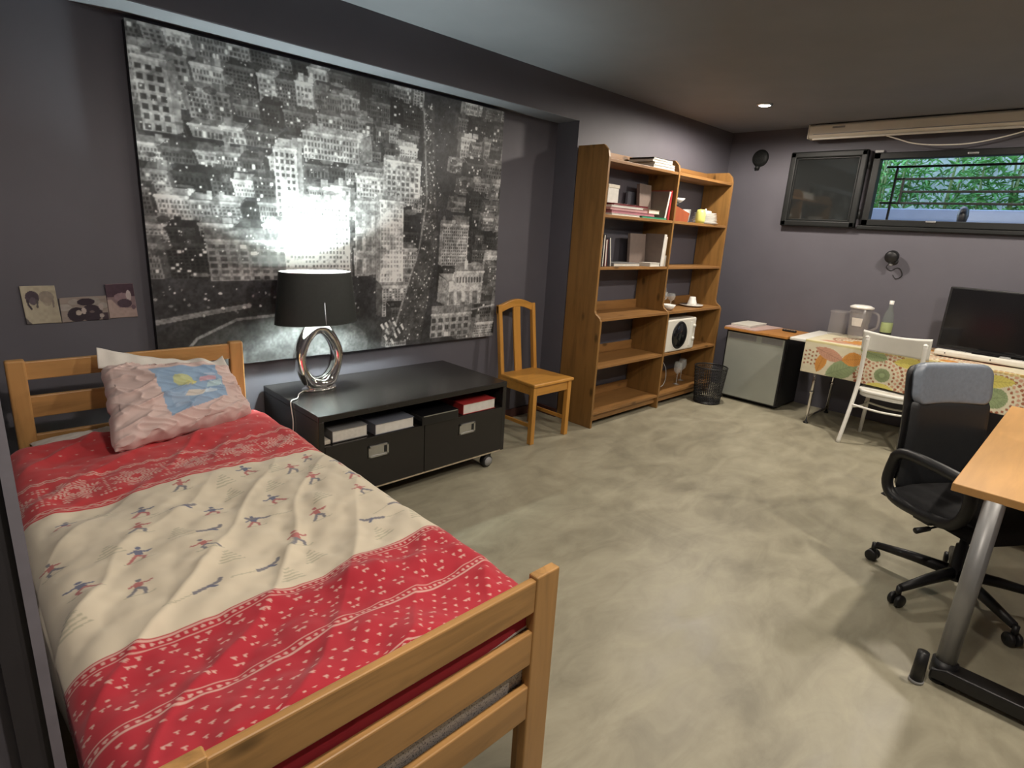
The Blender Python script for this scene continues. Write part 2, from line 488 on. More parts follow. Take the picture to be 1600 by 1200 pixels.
# ------------------------------------------------------------------ bed
BX0, BX1, BY0, BY1 = .105, 1.005, .80, 2.905
bed = thing('bed_frame', 'pine single bed frame with slatted headboard and footboard', 'bed', ((BX0 + BX1) / 2, (BY0 + BY1) / 2, 0))
for x0, x1 in ((BX0, BX0 + .082), (BX1 - .082, BX1)):
    MB().box(x0, x1, BY0, BY0 + .03, 0, .69).build('foot_post', 'bed_z', bed, .004)
    MB().box(x0 + (.03 if x0 > .5 else -.0), x1 - (.0 if x0 > .5 else .03), BY0 + .03, BY0 + .075, 0, .30).build('leg', 'bed_z', bed, .004)
    MB().box(x0 + .01, x1 - .01, BY1 - .04, BY1, 0, .895).build('head_post', 'bed_z', bed, .008, seg=3)
for z0, z1 in ((.592, .682), (.439, .536), (.269, .372)):
    MB().box(BX0 + .02, BX1 - .08, BY0 + .003, BY0 + .024, z0, z1).build('foot_rail', 'bed_x', bed, .004)
for z0, z1 in ((.812, .885), (.656, .745), (.49, .585), (.30, .42)):
    MB().box(BX0 + .04, BX1 - .04, BY1 - .03, BY1 - .009, z0, z1).build('head_rail', 'bed_x', bed, .004)
for x0, x1 in ((BX0, BX0 + .022), (BX1 - .024, BX1 - .002)):
    MB().box(x0, x1, BY0 + .03, BY1 - .04, .26, .38).build('side_rail', 'bed_y', bed, .004)
for k in range(11):
    y = BY0 + .12 + k * .18
    MB().box(BX0 + .022, BX1 - .024, y, y + .07, .27, .288).build('slat', 'bed_x', bed)
for z in (.64, .505, .42, .3):
    MB().tube([(BX1 + .0005, BY0 + .017, z), (BX1 + .0025, BY0 + .017, z)], .0055, 10).build('dowel', 'bed_y', bed)
tag(MB().box(.13, .978, BY0 + .03, BY1 - .045, .289, .495).build('mattress', 'mattress', None, .03, origin=(.55, 1.85, .29), seg=3),
    'blue grey speckled mattress lying in the pine bed', 'mattress')

# duvet with its printed cover
def duvet():
    nx, ny = 380, 700
    W, Lh = 1.16, 2.11           # across, along (0 = head end)
    RED, DRED, CRM = (.52, .045, .052), (.33, .02, .03), (.66, .58, .45)
    PALE = (.62, .36, .31)
    p = Paint(nx, ny, W, Lh, RED)
    # layout along the bed, v = distance from the head end at Y 2.66
    v1, v2 = .68, 1.465
    p.rect(0, W, v1, v2, CRM)
    p.rect(0, W, v2, Lh, (.43, .03, .045))
    rg = random.Random(3)
    for i in range(26):
        for j in range(5):
            x = .03 + i * .046 + (j % 2) * .02; y = .03 + j * .085
            p.disc(x, y, .0034, PALE)
    def tri(x, y, k):
        p.poly([(x - k, y - k * .7), (x + k, y - k * .7), (x, y + k * .9)], PALE)
    def chain(y, c=PALE, amp=.006, t=.0028):
        n = int(W / .02)
        p.path([(i * .02, y + amp * (1 if i % 2 else -1)) for i in range(n + 1)], t, c)
    def rope(y, c=PALE):
        p.rect(0, W, y - .014, y - .009, c); p.rect(0, W, y + .009, y + .014, c)
        for i in range(int(W / .016)): p.disc(i * .016, y, .0045, c)
    chain(.415); chain(.427)
    p.rect(0, W, .646, .651, PALE); chain(.659, t=.003); p.rect(0, W, .668, .672, PALE)
    # eight pointed snow stars made of stitched strokes
    for i in range(7):
        cx, cy = .09 + i * .165, .535
        for k in range(8):
            a = k * math.pi / 4 + math.pi / 8
            for s_ in (-1, 1):
                for q in range(5):
                    r0 = .016 + q * .012
                    o = (.016 - abs(q - 2) * .0045) * s_
                    ax, ay = math.cos(a), math.sin(a)
                    p.line((cx + ax * r0, cy + ay * r0), (cx + ax * (r0 + .008) - ay * o, cy + ay * (r0 + .008) + ax * o), .0028, PALE)
        for s_ in (-1, 1):
            for q in range(3):
                for w_ in range(3 - q):
                    for sg in (-1, 1):
                        p.disc(cx + .0825 + sg * (w_ * .012), cy + s_ * (.075 - q * .014), .0042, PALE)
        for q in range(5): p.disc(cx + .0825, cy - .03 + q * .015, .0042, PALE)
    # foot part: dotted clusters, rope lines, diamonds
    rope(v2 + .018)
    for j in range(4):
        for i in range(19):
            x = .025 + i * .064 + (j % 2) * .032; y = v2 + .05 + j * .041
            for dx, dy in ((-.011, -.008), (.011, -.008), (0, .010), (-.011, .010) if i % 2 else (.011, .010)): tri(x + dx, y + dy, .0058)
    rope(v2 + .225)
    for i in range(11):
        cx, cy = .05 + i * .108, v2 + .325
        for u in range(-3, 4):
            for w_ in range(-3, 4):
                if abs(u) + abs(w_) in (1, 3): tri(cx + u * .0165, cy + w_ * .0225, .006)
        for u, w_ in ((-1, -1), (-1, 1), (1, -1), (1, 1)): tri(cx + .054 + u * .010, cy + w_ * .062, .0055)
    rope(v2 + .42)
    for j in range(4):
        for i in range(50): tri(i * .024 + (j % 2) * .012, v2 + .447 + j * .024, .0056)
    # skiers and little trees on the cream field
    BLU, SKR, GRY, TAN = (.15, .16, .23), (.45, .16, .15), (.21, .2, .22), (.47, .43, .32)
    def skier(x, y, sc, kind, fl):
        q = lambda u, w_: (x + fl * u * sc, y - w_ * sc)
        top, leg = (BLU, SKR) if kind % 2 == 0 else (SKR, GRY)
        p.poly([q(-.006, .0), q(.010, .002), q(.012, .024), q(-.004, .026)], top)
        p.disc(*q(.006, .033), .006 * sc, top if kind % 3 else GRY)
        p.path([q(.008, .02), q(.022, .014), q(.03, .017)], .0028 * sc, top)
        p.path([q(-.002, .02), q(-.016, .013)], .0028 * sc, top)
        p.path([q(0, .002), q(.012, -.01), q(.008, -.026)], .004 * sc, leg)
        p.path([q(-.003, .002), q(-.012, -.012), q(-.022, -.024)], .004 * sc, leg)
        p.path([q(-.03, -.027), q(.022, -.031), q(.03, -.027)], .0016 * sc, TAN)
    def fallen(x, y, sc, fl):
        p.path([(x - fl * .09 * sc, y + .025 * sc), (x - fl * .03 * sc, y + .008 * sc)], .0016, TAN)
        p.path([(x - fl * .03 * sc, y + .008 * sc), (x, y), (x + fl * .02 * sc, y - .004 * sc), (x + fl * .028 * sc, y - .014 * sc)], .005 * sc, GRY)
        p.path([(x, y), (x + fl * .012 * sc, y + .01 * sc)], .004 * sc, BLU)
    def tree(x, y, sc):
        for k in range(5):
            w_ = (.006 + .006 * k) * sc; yy = y - .022 * sc + k * .012 * sc
            p.line((x - w_, yy + .003 * sc), (x + w_, yy - .003 * sc), .0023 * sc, TAN)
            p.line((x - w_ * .7, yy + .005 * sc), (x + w_ * .3, yy + .001 * sc), .0012 * sc, (.5, .46, .34))
    sk = [(.20, .70), (.50, .645), (.71, .655), (.93, .66), (1.02, .70), (.37, .77), (.84, .73), (1.0, .79), (.53, .86), (.34, .88), (.71, .90),
          (.86, .86), (.15, .92), (.31, 1.02), (.77, 1.08), (.98, .92), (.60, 1.0), (.28, 1.18), (.19, 1.1), (.95, 1.04), (.66, 1.17), (1.03, 1.14), (.45, 1.09)]
    for i, (x, y) in enumerate(sk): skier(x, y + .08, .92 + .25 * rg.random(), i + (i // 4), 1 if rg.random() > .4 else -1)
    for x, y, f in ((.47, .80, 1), (.49, .98, 1), (.40, 1.28, 1), (.55, 1.25, 1), (1.0, 1.17, 1), (.88, 1.22, -1), (.62, .98, -1), (1.06, .86, 1)): fallen(x, y + .08, 1.1, f)
    for x, y in ((.28, .68), (.62, .68), (.79, .69), (.26, .96), (.42, .95), (.48, 1.16), (.66, 1.27), (.82, .99), (.9, .78), (1.06, 1.0), (.74, .80), (.15, 1.22), (.57, 1.33), (1.0, 1.28), (.86, 1.3), (.62, .76)): tree(x, y + .08, 1.05)
    # shape: u across 0..W, v along 0..Lh
    u, vv = p.X, p.Y
    mid = W / 2
    du = (u - mid)
    half = .455
    ex = np.clip(np.abs(du) - half + .07, 0, None)          # arc past the soft edge
    ang = np.clip(ex / .085, 0, math.pi / 2)
    over = np.clip(ex - .085 * math.pi / 2, 0, None)
    x = np.sign(du) * (np.clip(np.abs(du), 0, half - .07) + .085 * np.sin(ang)) + .553
    z = .592 - .085 * (1 - np.cos(ang)) - over
    ev = np.clip(vv - (Lh - .27), 0, None) * (.30 + .26 * (1 - u / W))                   # foot end turns down
    angf = np.clip(ev / .07, 0, math.pi / 2)
    overf = np.clip(ev - .07 * math.pi / 2, 0, None)
    y = 2.74 - (np.clip(vv, 0, Lh - .27) + .07 * np.sin(angf))
    zf = .07 * (1 - np.cos(angf)) + overf
    eh = np.clip(.07 - vv, 0, None)
    zh = .055 * (1 - np.sqrt(np.clip(1 - (eh / .07) ** 2, 0, 1)))
    damp = np.clip(1 - ang / 1.6, .12, 1) * np.clip(1 - angf / 1.7, .1, 1)
    wr = .038 * (vnoise(u, vv, 11, 3.2) - .5) + .024 * (vnoise(u + 3, vv, 12, 7) - .5) + .015 * (vnoise(u + .3 * vv, vv * .8, 13, 15) - .5) + .006 * (vnoise(u, vv, 16, 31) - .5)
    s1 = u * .8 + vv * .6 + .1 * vnoise(u, vv, 5, 4)
    wr += .013 * (1 - np.abs(np.sin(s1 * 17))) ** 2.5 * vnoise(u, vv, 6, 3.1) * 1.3
    dg = (vv - v2 - .1) - .25 * (u - .75)
    wr += .02 * np.exp(-(dg / .035) ** 2) * np.clip(1 - np.abs(u - .75) / .3, 0, 1)
    z = z - zf - zh + wr * damp
    z = np.maximum(z, .5 - over * 1.0 - overf * 1.0 - .06)
    hem = .012 * vnoise(u, vv * 0, 9, 8) * np.clip(overf / .1, 0, 1)
    z = z + hem
    y = y - .010 * np.clip(overf / .05, 0, 1) * (vnoise(u, vv, 14, 9) - .3)
    y = np.maximum(y, BY0 + .0305)
    x = np.where(du < 0, .553 + (x - .553) * 1.068, x)
    x = np.where(du < 0, np.maximum(x, .036 + 0 * x), x)
    x = x + np.where(ang > 1.2, .018 * (vnoise(u * 0, vv, 15, 6) - .5), 0) * np.sign(du) * -1
    x = np.where((du > 0) & (over > 0), np.maximum(x, 1.012), x)
    mb = MB().grid(np.stack([x, y, z], -1))
    o = mb.build('duvet', 'duvet', None, origin=(.55, 1.75, .5), colors=p.a)
    sm = o.modifiers.new('thickness', 'SOLIDIFY'); sm.thickness = .006; sm.offset = -1
    tag(o, 'puffy red and cream duvet printed with tiny skiers, spread on the bed', 'duvet')
    # white piping along the foot hem
    k = ny - 1
    pts = [(x[i, k], y[i, k] - .002, z[i, k] - .002) for i in range(8, nx - 8, 4)]
    MB().tube(pts, .006, 6).build('piping', 'linen', o, local=False, origin=(.55, 1.75, .5))
duvet()

def cushion(name, label, W, H, T, mat, painter=None, mw=None, quad=None, wrinkle=.012, seed=1, nx=90, ny=70, flap=False):
    t = np.linspace(-1, 1, nx); s = np.linspace(-1, 1, ny)
    U, V = np.meshgrid(t, s, indexing='ij')
    pr = np.clip((1 - np.abs(U) ** 2.6) * (1 - np.abs(V) ** 2.6), 0, 1) ** .45
    ux = U * W / 2 * (1 - .07 * (1 - np.abs(U)) * 0 - .055 * (1 - V ** 2) * np.abs(U) ** 3)
    vy = V * H / 2 * (1 - .07 * (1 - U ** 2) * np.abs(V) ** 3)
    rdg = lambda n_, e_: (1 - np.abs(2 * n_ - 1)) ** e_
    w = wrinkle * .8 * (vnoise(U * 2, V * 2, seed, 1.3) - .5)
    w = w + wrinkle * .75 * rdg(vnoise((U + .55 * V) * 1.1 + 7, (V - .5 * U) * 3.0 + 9, seed + 1, 1.7), 4)
    w = w + wrinkle * .45 * rdg(vnoise((U - .7 * V) * 1.5 + 3, (V + .6 * U) * 4.2 + 5, seed + 3, 2.1), 4) - wrinkle * .3
    rad = np.abs(np.sin(9 * np.arctan2(V, U) + 3 * vnoise(U, V, seed + 2, 3)))
    w = w + wrinkle * .45 * rad * np.clip((np.abs(U) ** 2 + np.abs(V) ** 2) - .35, 0, 1)
    zt = T / 2 * pr + w * (pr > .02) * np.clip(pr * 2, 0, 1)
    ux = ux + .012 * (vnoise(V * 2 + 5, U * 2, seed + 4, 4) - .5) * (np.abs(U) > .9)
    vy = vy + .02 * (vnoise(U * 2 + 5, V * 2, seed + 5, 4) - .5) * (np.abs(V) > .85)
    if quad is not None:
        rc_ = 1 - .07 * np.abs(U * V) ** 5
        ux = ux * rc_; vy = vy * rc_
        bl, br, trr, tl = [np.array(q_) for q_ in quad]
        a_, b_ = (ux / W + .5)[..., None], (vy / H + .5)[..., None]
        P0 = (1 - a_) * (1 - b_) * bl + a_ * (1 - b_) * br + a_ * b_ * trr + (1 - a_) * b_ * tl
        nn_ = np.cross(br - bl, tl - bl) + np.cross(trr - tl, trr - br); nn_ = nn_ / np.linalg.norm(nn_)
        org = (bl + br) / 2
        top = P0 + nn_ * zt[..., None] - org
        bot = (P0 + nn_ * (-T / 2 * pr * .55 - .001)[..., None] - org)[::-1]
        mw = Matrix.Translation(org)
    else:
        top = np.stack([ux, vy, zt], -1); bot = np.stack([ux, vy, -T / 2 * pr * .8 - .001], -1)[::-1]
    mb = MB().grid(top).grid(bot)
    cols = None
    if painter is not None: cols = np.concatenate([painter.a.reshape(-1, 3), painter.a[::-1].reshape(-1, 3)])
    o = mb.build(name, mat, None, local=True, colors=cols)
    o.matrix_world = mw
    tag(o, label, 'pillow')
    return o
# flat white pillow under the end of the duvet
cushion('white_pillow', 'flat white pillow lying half under the pink pillow at the headboard', .80, .27, .085, 'linen', None,
        Matrix.Translation((.545, 2.725, .545)) @ Matrix.Rotation(math.radians(4), 4, 'X'), None, .008, 4)
# pink pillow leaning on the headboard
pk = Paint(150, 120, 1.0, 1.0, (.6, .46, .43))
BLUE = (.27, .38, .53)
pk.poly([(.36, .17), (.80, .32), (.80, .85), (.29, .84)], BLUE)
pk.poly([(.40, .26), (.5, .28), (.5, .45), (.38, .45)], (.33, .43, .57))
pk.disc(.50, .61, .075, (.5, .52, .28), 1, .1); pk.disc(.55, .56, .04, (.56, .56, .25))
pk.poly([(.61, .56), (.75, .58), (.74, .66), (.63, .63)], (.55, .36, .42))
pk.poly([(.66, .48), (.80, .5), (.79, .58), (.68, .55)], (.42, .55, .6))
pk.poly([(.47, .37), (.60, .37), (.66, .45), (.52, .46)], (.58, .53, .48))
pk.disc(.68, .42, .05, (.5, .58, .66), 1, .035); pk.disc(.73, .70, .05, (.42, .5, .62), 1, .03)
pk.a *= (1 + .12 * (vnoise(pk.X, pk.Y, 40, 9) - .5))[..., None]
PQ = [(.345, 2.42, .595), (.935, 2.595, .60), (.888, 2.775, .80), (.393, 2.765, .865)]      # lower left, lower right, upper right, upper left
pp = cushion('pink_pillow', 'pale pink pillow with a blue printed square, leaning on the headboard', .60, .40, .19, 'pillowcase', pk, None, PQ, .021, 21, 150, 120)
# loose open end of the pillowcase along its top edge
fx = np.linspace(0, 1, 90)[:, None]; kk = np.linspace(0, 1, 8)[None, :]
p0, p1 = np.array(PQ[3]), np.array(PQ[2]); q0, q1 = np.array((.402, 2.80, .935)), np.array((.880, 2.80, .835))
base_ = p0 + (p1 - p0) * fx[..., None]; tip_ = q0 + (q1 - q0) * fx[..., None]
g_ = base_ + (tip_ - base_) * kk[..., None] + np.array((0, 0, 0.0))
wav = (.020 * np.sin(fx * 21) * np.clip(fx - .45, 0, 1) * 1.6 + .006 * np.sin(fx * 37)) * kk
g_[..., 1] += wav - .03 * (1 - kk) * np.sin(math.pi * np.clip(fx, 0, 1)) * .6
g_[..., 2] += (.016 * np.sin(fx * 26) * np.clip(fx - .5, 0, 1) * 2 - .022 * np.sin(math.pi * fx) * kk) * 1.0 - .008 * (1 - kk)
fl = MB().grid(g_).build('open_hem', 'linen', pp)
fs_ = fl.modifiers.new('thickness', 'SOLIDIFY'); fs_.thickness = .004

# ------------------------------------------------------------------ big city picture
PX0, PX1, PZ0, PZ1 = .697, 2.903, .712, 2.262
pic = thing('wall_picture', 'very large black and white aerial night city picture above the low black bench', 'picture', ((PX0 + PX1) / 2, YP - .05, PZ0))
MB().box(PX0, PX1, YP - .048, YP - .001, PZ0, PZ1).build('stretcher', 'dark_frame', pic, .004)
def city():
    w, h = PX1 - PX0, PZ1 - PZ0
    p = Paint(600, 430, w, h, (.02, .02, .022))
    rg = random.Random(12)
    g = lambda k: (k, k, k * 1.02)
    def block(x, y, bw, bh, k, side=.35, wx=.022, wz=.026, lit=.1, rooflift=.05, dark=.3, sw=None):
        sw = bw * .25 if sw is None else sw
        lean = (x + bw / 2 - w * .55) * .10
        # side, front, roof
        L = x + bw / 2 < w * .55
        p.poly([(x, y), (x + bw, y), (x + bw + lean * .2, y + bh), (x + lean * .2, y + bh)], g(k))
        x0_, x1_ = x + lean * .2, x + bw + lean * .2
        if sw > 0:
            if L: p.poly([(x + bw, y), (x + bw + sw, y + sw * .35), (x1_ + sw, y + bh + rooflift * .8), (x1_, y + bh)], g(k * side))
            else: p.poly([(x, y), (x - sw, y + sw * .35), (x0_ - sw, y + bh + rooflift * .8), (x0_, y + bh)], g(k * side))
        o = sw * (1 if L else -1)
        p.poly([(x0_, y + bh), (x1_, y + bh), (x1_ + o, y + bh + rooflift), (x0_ + o, y + bh + rooflift)], g(k * rg.uniform(.35, .8)))
        p.line((x0_, y + bh), (x1_, y + bh), .006, g(min(.8, k * 1.45)))
        # roof clutter
        for q in range(3):
            cx = x0_ + rg.random() * bw + o * .5; cw = rg.uniform(.02, .05)
            p.rect(cx, cx + cw, y + bh + rooflift * .3, y + bh + rooflift * rg.uniform(.7, 1.4), g(k * rg.uniform(.2, 1.3)))
        nx_ = max(1, int((bw - .012) / wx)); nz_ = max(1, int((bh - .015) / wz))
        sx = (bw - .01) / nx_; sz = (bh - .012) / nz_
        for i in range(nx_):
            for j in range(nz_):
                ax = x + .007 + i * sx + lean * .2 * (j / nz_); az = y + .004 + j * sz
                r = rg.random()
                c = .75 if r < lit else k * dark * rg.uniform(.6, 1.3)
                p.rect(ax, ax + sx * .62, az, az + sz * .62, g(c))
    rowsN = 13
    for ri in range(rowsN):
        y = h * .97 - ri * h * .078
        near = ri / rowsN
        x = -.1 + rg.random() * .1
        while x < w + .05:
            bw = rg.uniform(.09, .2) * (.75 + .5 * near)
            bh = rg.uniform(.05, .17) * (.8 + .5 * near)
            k = rg.choice([.02, .04, .06, .09, .12, .16, .22, .3]) * (.7 + .5 * rg.random())
            st = w * .745 + (y - h * .5) * .05                       # a broad avenue stays open
            if ri > 8 and x < w * .55: x += bw; continue
            if not (x < st + .06 and x + bw > st - .06):
                block(x, y - bh * .5, bw, bh, k, rg.uniform(.25, .5), rg.choice([.013, .016, .02]), rg.choice([.015, .019, .024]), rg.choice([.02, .06, .15]), .03 + .02 * near)
            x += bw * rg.uniform(.8, 1.25)
    # trees / dark clumps, sparkles
    for q in range(90):
        p.disc(rg.random() * w, h * rg.uniform(.3, .95), rg.uniform(.012, .035), g(rg.uniform(.012, .03)), .85, rg.uniform(.008, .02))
    # the avenue
    p.poly([(w * .70, h * .96), (w * .735, h * .96), (w * .755, h * .4), (w * .70, h * .02), (w * .585, h * .02), (w * .695, h * .4)], g(.035))
    for q in range(260):
        t = rg.random(); y = h * (.02 + .94 * t)
        c0 = np.interp(y / h, [.02, .4, .96], [.645, .725, .717]); hw = np.interp(y / h, [.02, .4, .96], [.055, .03, .016])
        x = w * (c0 + rg.uniform(-1, 1) * hw)
        p.disc(x, y, rg.uniform(.002, .005), g(rg.choice([.12, .2, .35, .75])))
    p.path([(w * .70, h * .94), (w * .715, h * .6), (w * .69, h * .4), (w * .60, h * .05)], .006, g(.14))
    # nearer pale blocks
    block(.015 * w, .72 * h, .06 * w, .19 * h, .3, .6, .04, .036, .0, .02, .12, .03)
    block(.35 * w, .70 * h, .15 * w, .085 * h, .3, .5, .018, .026, .05, .04)
    block(.28 * w, .50 * h, .055 * w, .22 * h, .42, .4, .026, .03, .12, .05, .15)
    block(.49 * w, .56 * h, .10 * w, .10 * h, .3, .6, .018, .022, .35, .03)
    block(.58 * w, .60 * h, .11 * w, .13 * h, .38, .7, .03, .03, .06, .03, .3, .02)
    block(.12 * w, .285 * h, .19 * w, .13 * h, .16, .3, .048, .03, .03, .06, .35, .0)
    block(.485 * w, .30 * h, .06 * w, .27 * h, .26, .5, .045, .11, .0, .02, .55, .012)
    block(.56 * w, .27 * h, .075 * w, .31 * h, .44, .55, .02, .026, .04, .035, .55, .03)
    block(.295 * w, .24 * h, .175 * w, .31 * h, .46, .4, .02, .025, .2, .05, .2, .0)
    block(.40 * w, .555 * h, .05 * w, .05 * h, .32, .4, .05, .05, 0, .01, .9, .0)
    block(.77 * w, .335 * h, .10 * w, .17 * h, .24, .6, .017, .02, .03, .03, .25, .02)
    block(.80 * w, .16 * h, .135 * w, .10 * h, .3, .5, .06, .09, 0, .06, .5, .09)
    block(.83 * w, .255 * h, .11 * w, .05 * h, .34, .6, .024, .04, .0, .06, .2, .02)
    block(.735 * w, .02 * h, .16 * w, .10 * h, .2, .5, .05, .042, .02, .06, .25, .0)
    for q in range(80):
        p.disc(rg.random() * w * .45, h * rg.uniform(.32, .85), .0035, g(.7), 1)
    # park with curving drives low on the left
    p.poly([(0, 0), (0, h * .13), (w * .1, h * .20), (w * .3, h * .235), (w * .46, h * .22), (w * .57, h * .1), (w * .56, 0)], g(.018))
    p.disc(w * .27, h * .05, w * .2, g(.03), .8, h * .11)
    p.disc(w * .42, h * .03, w * .1, g(.04), .8, h * .09)
    p.path([(w * .02, 0), (w * .08, h * .10), (w * .17, h * .155), (w * .30, h * .165)], .007, g(.16))
    p.path([(w * .0, h * .16), (w * .12, h * .185), (w * .2, h * .2)], .012, g(.13))
    for q in range(50):
        p.disc(w * rg.random() * .5, h * (.17 + .09 * rg.random()), rg.uniform(.004, .01), g(rg.choice([.1, .2, .45])), 1, .006)
    for q in range(14):
        x = w * (.56 + .07 * rg.random()); y = h * .11 * rg.random()
        p.poly([(x, y), (x + .02, y - .03), (x + .03, y - .025), (x + .012, y + .01)], g(rg.choice([.15, .5, .7])))
    p.path([(w * .9, h * .135), (w, h * .15)], .006, g(.22))
    for q in range(130):
        x, y = rg.random() * w, h * rg.uniform(.25, .98)
        p.disc(x, y, rg.uniform(.01, .05), g(rg.choice([.015, .02, .03, .1, .2])), .45, rg.uniform(.006, .02))
    for q in range(420):
        p.disc(rg.random() * w, h * rg.uniform(.22, .97), rg.uniform(.0018, .0038), g(rg.choice([.25, .5, .8])), 1)
    tx = .55 + .9 * vnoise(p.X, p.Y, 3, 9) * 1.0
    tx = tx * (.6 + .8 * vnoise(p.X, p.Y, 4, 38)) * (.55 + .9 * vnoise(p.X, p.Y, 8, 110))
    p.a *= tx[..., None]
    bl_ = p.a.copy()
    for ax_ in (0, 1): bl_ = .5 * bl_ + .25 * np.roll(bl_, 1, ax_) + .25 * np.roll(bl_, -1, ax_)
    p.a = np.clip((.45 * p.a + .55 * bl_) * 1.6 + .01, 0, .7)
    ys = np.full_like(p.X, YP - .0492)
    mb = MB().grid(np.stack([PX0 + p.X, ys, PZ0 + p.Y], -1))
    mb.smooth = False
    mb.build('print', 'city', pic, colors=p.a)
city()

# ------------------------------------------------------------------ three prints taped to the wall
def photo(label, quad, fn):
    nx, ny = 60, 60
    p = Paint(nx, ny, 1, 1, (.3, .27, .24)); fn(p)
    p.a *= (1 + .25 * (vnoise(p.X, p.Y, 77, 12) - .5))[..., None]
    (ax, az), (bx, bz), (cx, cz), (dx, dz) = quad      # bl br tr tl
    u, v = p.X, p.Y
    x = (1 - u) * (1 - v) * ax + u * (1 - v) * bx + u * v * cx + (1 - u) * v * dx
    z = (1 - u) * (1 - v) * az + u * (1 - v) * bz + u * v * cz + (1 - u) * v * dz
    y = YP - .0035 - .004 * np.abs(u - .5) ** 2 * 4
    o = MB().grid(np.stack([x, y, z], -1)).build('photo_print', 'photo', None, origin=((ax + bx) / 2, YP - .004, az), colors=p.a)
    s = o.modifiers.new('thickness', 'SOLIDIFY'); s.thickness = .0012
    tag(o, label, 'photo', 'prints on the wall above the headboard')
def ph1(p):
    p.a[:] = (.38, .34, .26)
    p.disc(.3, .70, .2, (.06, .045, .06), 1, .17); p.disc(.3, .6, .1, (.1, .08, .1), 1, .1)
    p.path([(.14, .62), (.16, .5), (.22, .4)], .03, (.04, .03, .04)); p.path([(.42, .62), (.4, .45)], .03, (.08, .07, .07))
    p.disc(.7, .7, .22, (.2, .17, .15), .8, .16); p.disc(.7, .58, .13, (.27, .23, .19), .8, .12); p.path([(.88, .6), (.86, .45)], .03, (.2, .17, .15))
    p.poly([(0, 0), (.16, 0), (0, .18)], (.1, .09, .09))
def ph2(p):
    p.a[:] = (.24, .2, .18)
    for x, y, r, k in ((.1, .6, .14, .3), (.3, .8, .12, .28), (.7, .8, .16, .26), (.9, .6, .12, .3)): p.disc(x, y, r, (k, k * .9, k * .82))
    p.disc(.55, .78, .19, (.03, .02, .03), 1, .15); p.disc(.64, .3, .23, (.035, .025, .035), 1, .36); p.disc(.33, .28, .2, (.03, .022, .03), 1, .3)
    p.disc(.37, .35, .06, (.4, .34, .3), 1, .11); p.disc(.48, .42, .05, (.38, .32, .3), 1, .14); p.disc(.65, .36, .05, (.12, .09, .09))
    p.disc(.86, .55, .05, (.36, .3, .28), 1, .14); p.rect(.85, 1, 0, .3, (.05, .035, .045)); p.disc(.85, .18, .05, (.34, .3, .28), 1, .09)
def ph3(p):
    p.a[:] = (.2, .14, .15)
    p.rect(0, 1, .62, 1, (.055, .03, .045)); p.disc(.55, .6, .3, (.22, .15, .17), 1, .13); p.disc(.78, .64, .09, (.4, .34, .34), 1, .16)
    p.disc(.6, .42, .26, (.06, .04, .055), 1, .13); p.poly([(0, .0), (1, 0), (1, .26), (.4, .3), (.15, .55), (0, .55)], (.33, .25, .23)); p.disc(.9, .3, .07, (.12, .08, .1))
photo('cream postcard with a dark drawn shape, leftmost print above the headboard', [(.225, .980), (.344, .980), (.337, 1.143), (.219, 1.143)], ph1)
photo('brown and cream print between the cream postcard and the violet print', [(.346, .980), (.522, .984), (.519, 1.093), (.346, 1.088)], ph2)
photo('violet tinted print nearest the big city picture', [(.524, .987), (.636, .989), (.630, 1.147), (.519, 1.144)], ph3)

# ------------------------------------------------------------------ low black bench
NX0, NX1, NY0, NY1, NZ = 1.20, 2.46, 2.515, 3.185, .565
be = thing('low_bench', 'low black brown bench on wheels with two drawers and silver handles', 'bench', ((NX0 + NX1) / 2, (NY0 + NY1) / 2, 0))
MB().box(NX0, NX1, NY0, NY1, NZ - .032, NZ).build('top', 'black_wood', be, .003)
for x0, x1 in ((NX0, NX0 + .03), (NX1 - .03, NX1)):
    MB().box(x0, x1, NY0 + .002, NY1 - .002, .105, NZ - .032).build('side_panel', 'black_wood', be, .002)
MB().box(NX0 + .03, NX1 - .03, NY1 - .02, NY1 - .004, .105, NZ - .032).build('back_panel', 'black_wood', be)
MB().box(NX0 + .03, NX1 - .03, NY0 + .02, NY1 - .02, .105, .135).build('bottom_panel', 'black_wood', be)
MB().box(NX0 + .03, NX1 - .03, NY0 + .025, NY1 - .02, .385, .402).build('shelf', 'black_wood', be)
M['worn'] = paint('worn_edge', (.42, .35, .24), .6, .3, 40, .05)
MB().box(NX0 + .03, NX1 - .03, NY0 + .0, NY0 + .012, .104, .111).build('worn_edge', 'worn', be)
xm = (NX0 + NX1) / 2
for x0, x1, hx in ((NX0 + .031, xm - .002, 1.53), (xm + .002, NX1 - .031, 2.142)):
    d = MB().box(x0, x1, NY0 + .001, NY0 + .02, .113, .400).build('drawer_front', 'black_wood', be, .002)
    hd = MB()
    for q in ((hx - .062, hx + .062, .284, .294), (hx - .062, hx + .062, .340, .351), (hx - .062, hx - .05, .284, .351), (hx + .05, hx + .062, .284, .351)):
        hd.box(q[0], q[1], NY0 - .006, NY0 + .003, q[2], q[3])
    hd.box(hx - .055, hx + .055, NY0 - .0005, NY0 + .002, .288, .346)
    part_label(hd.build('handle', 'steel', d, .002), 'silver recessed handle')
    MB().box(hx + .035, hx + .05, NY0 - .0022, NY0 - .0008, .300, .338).build('finger_slot', 'dark_frame', d)
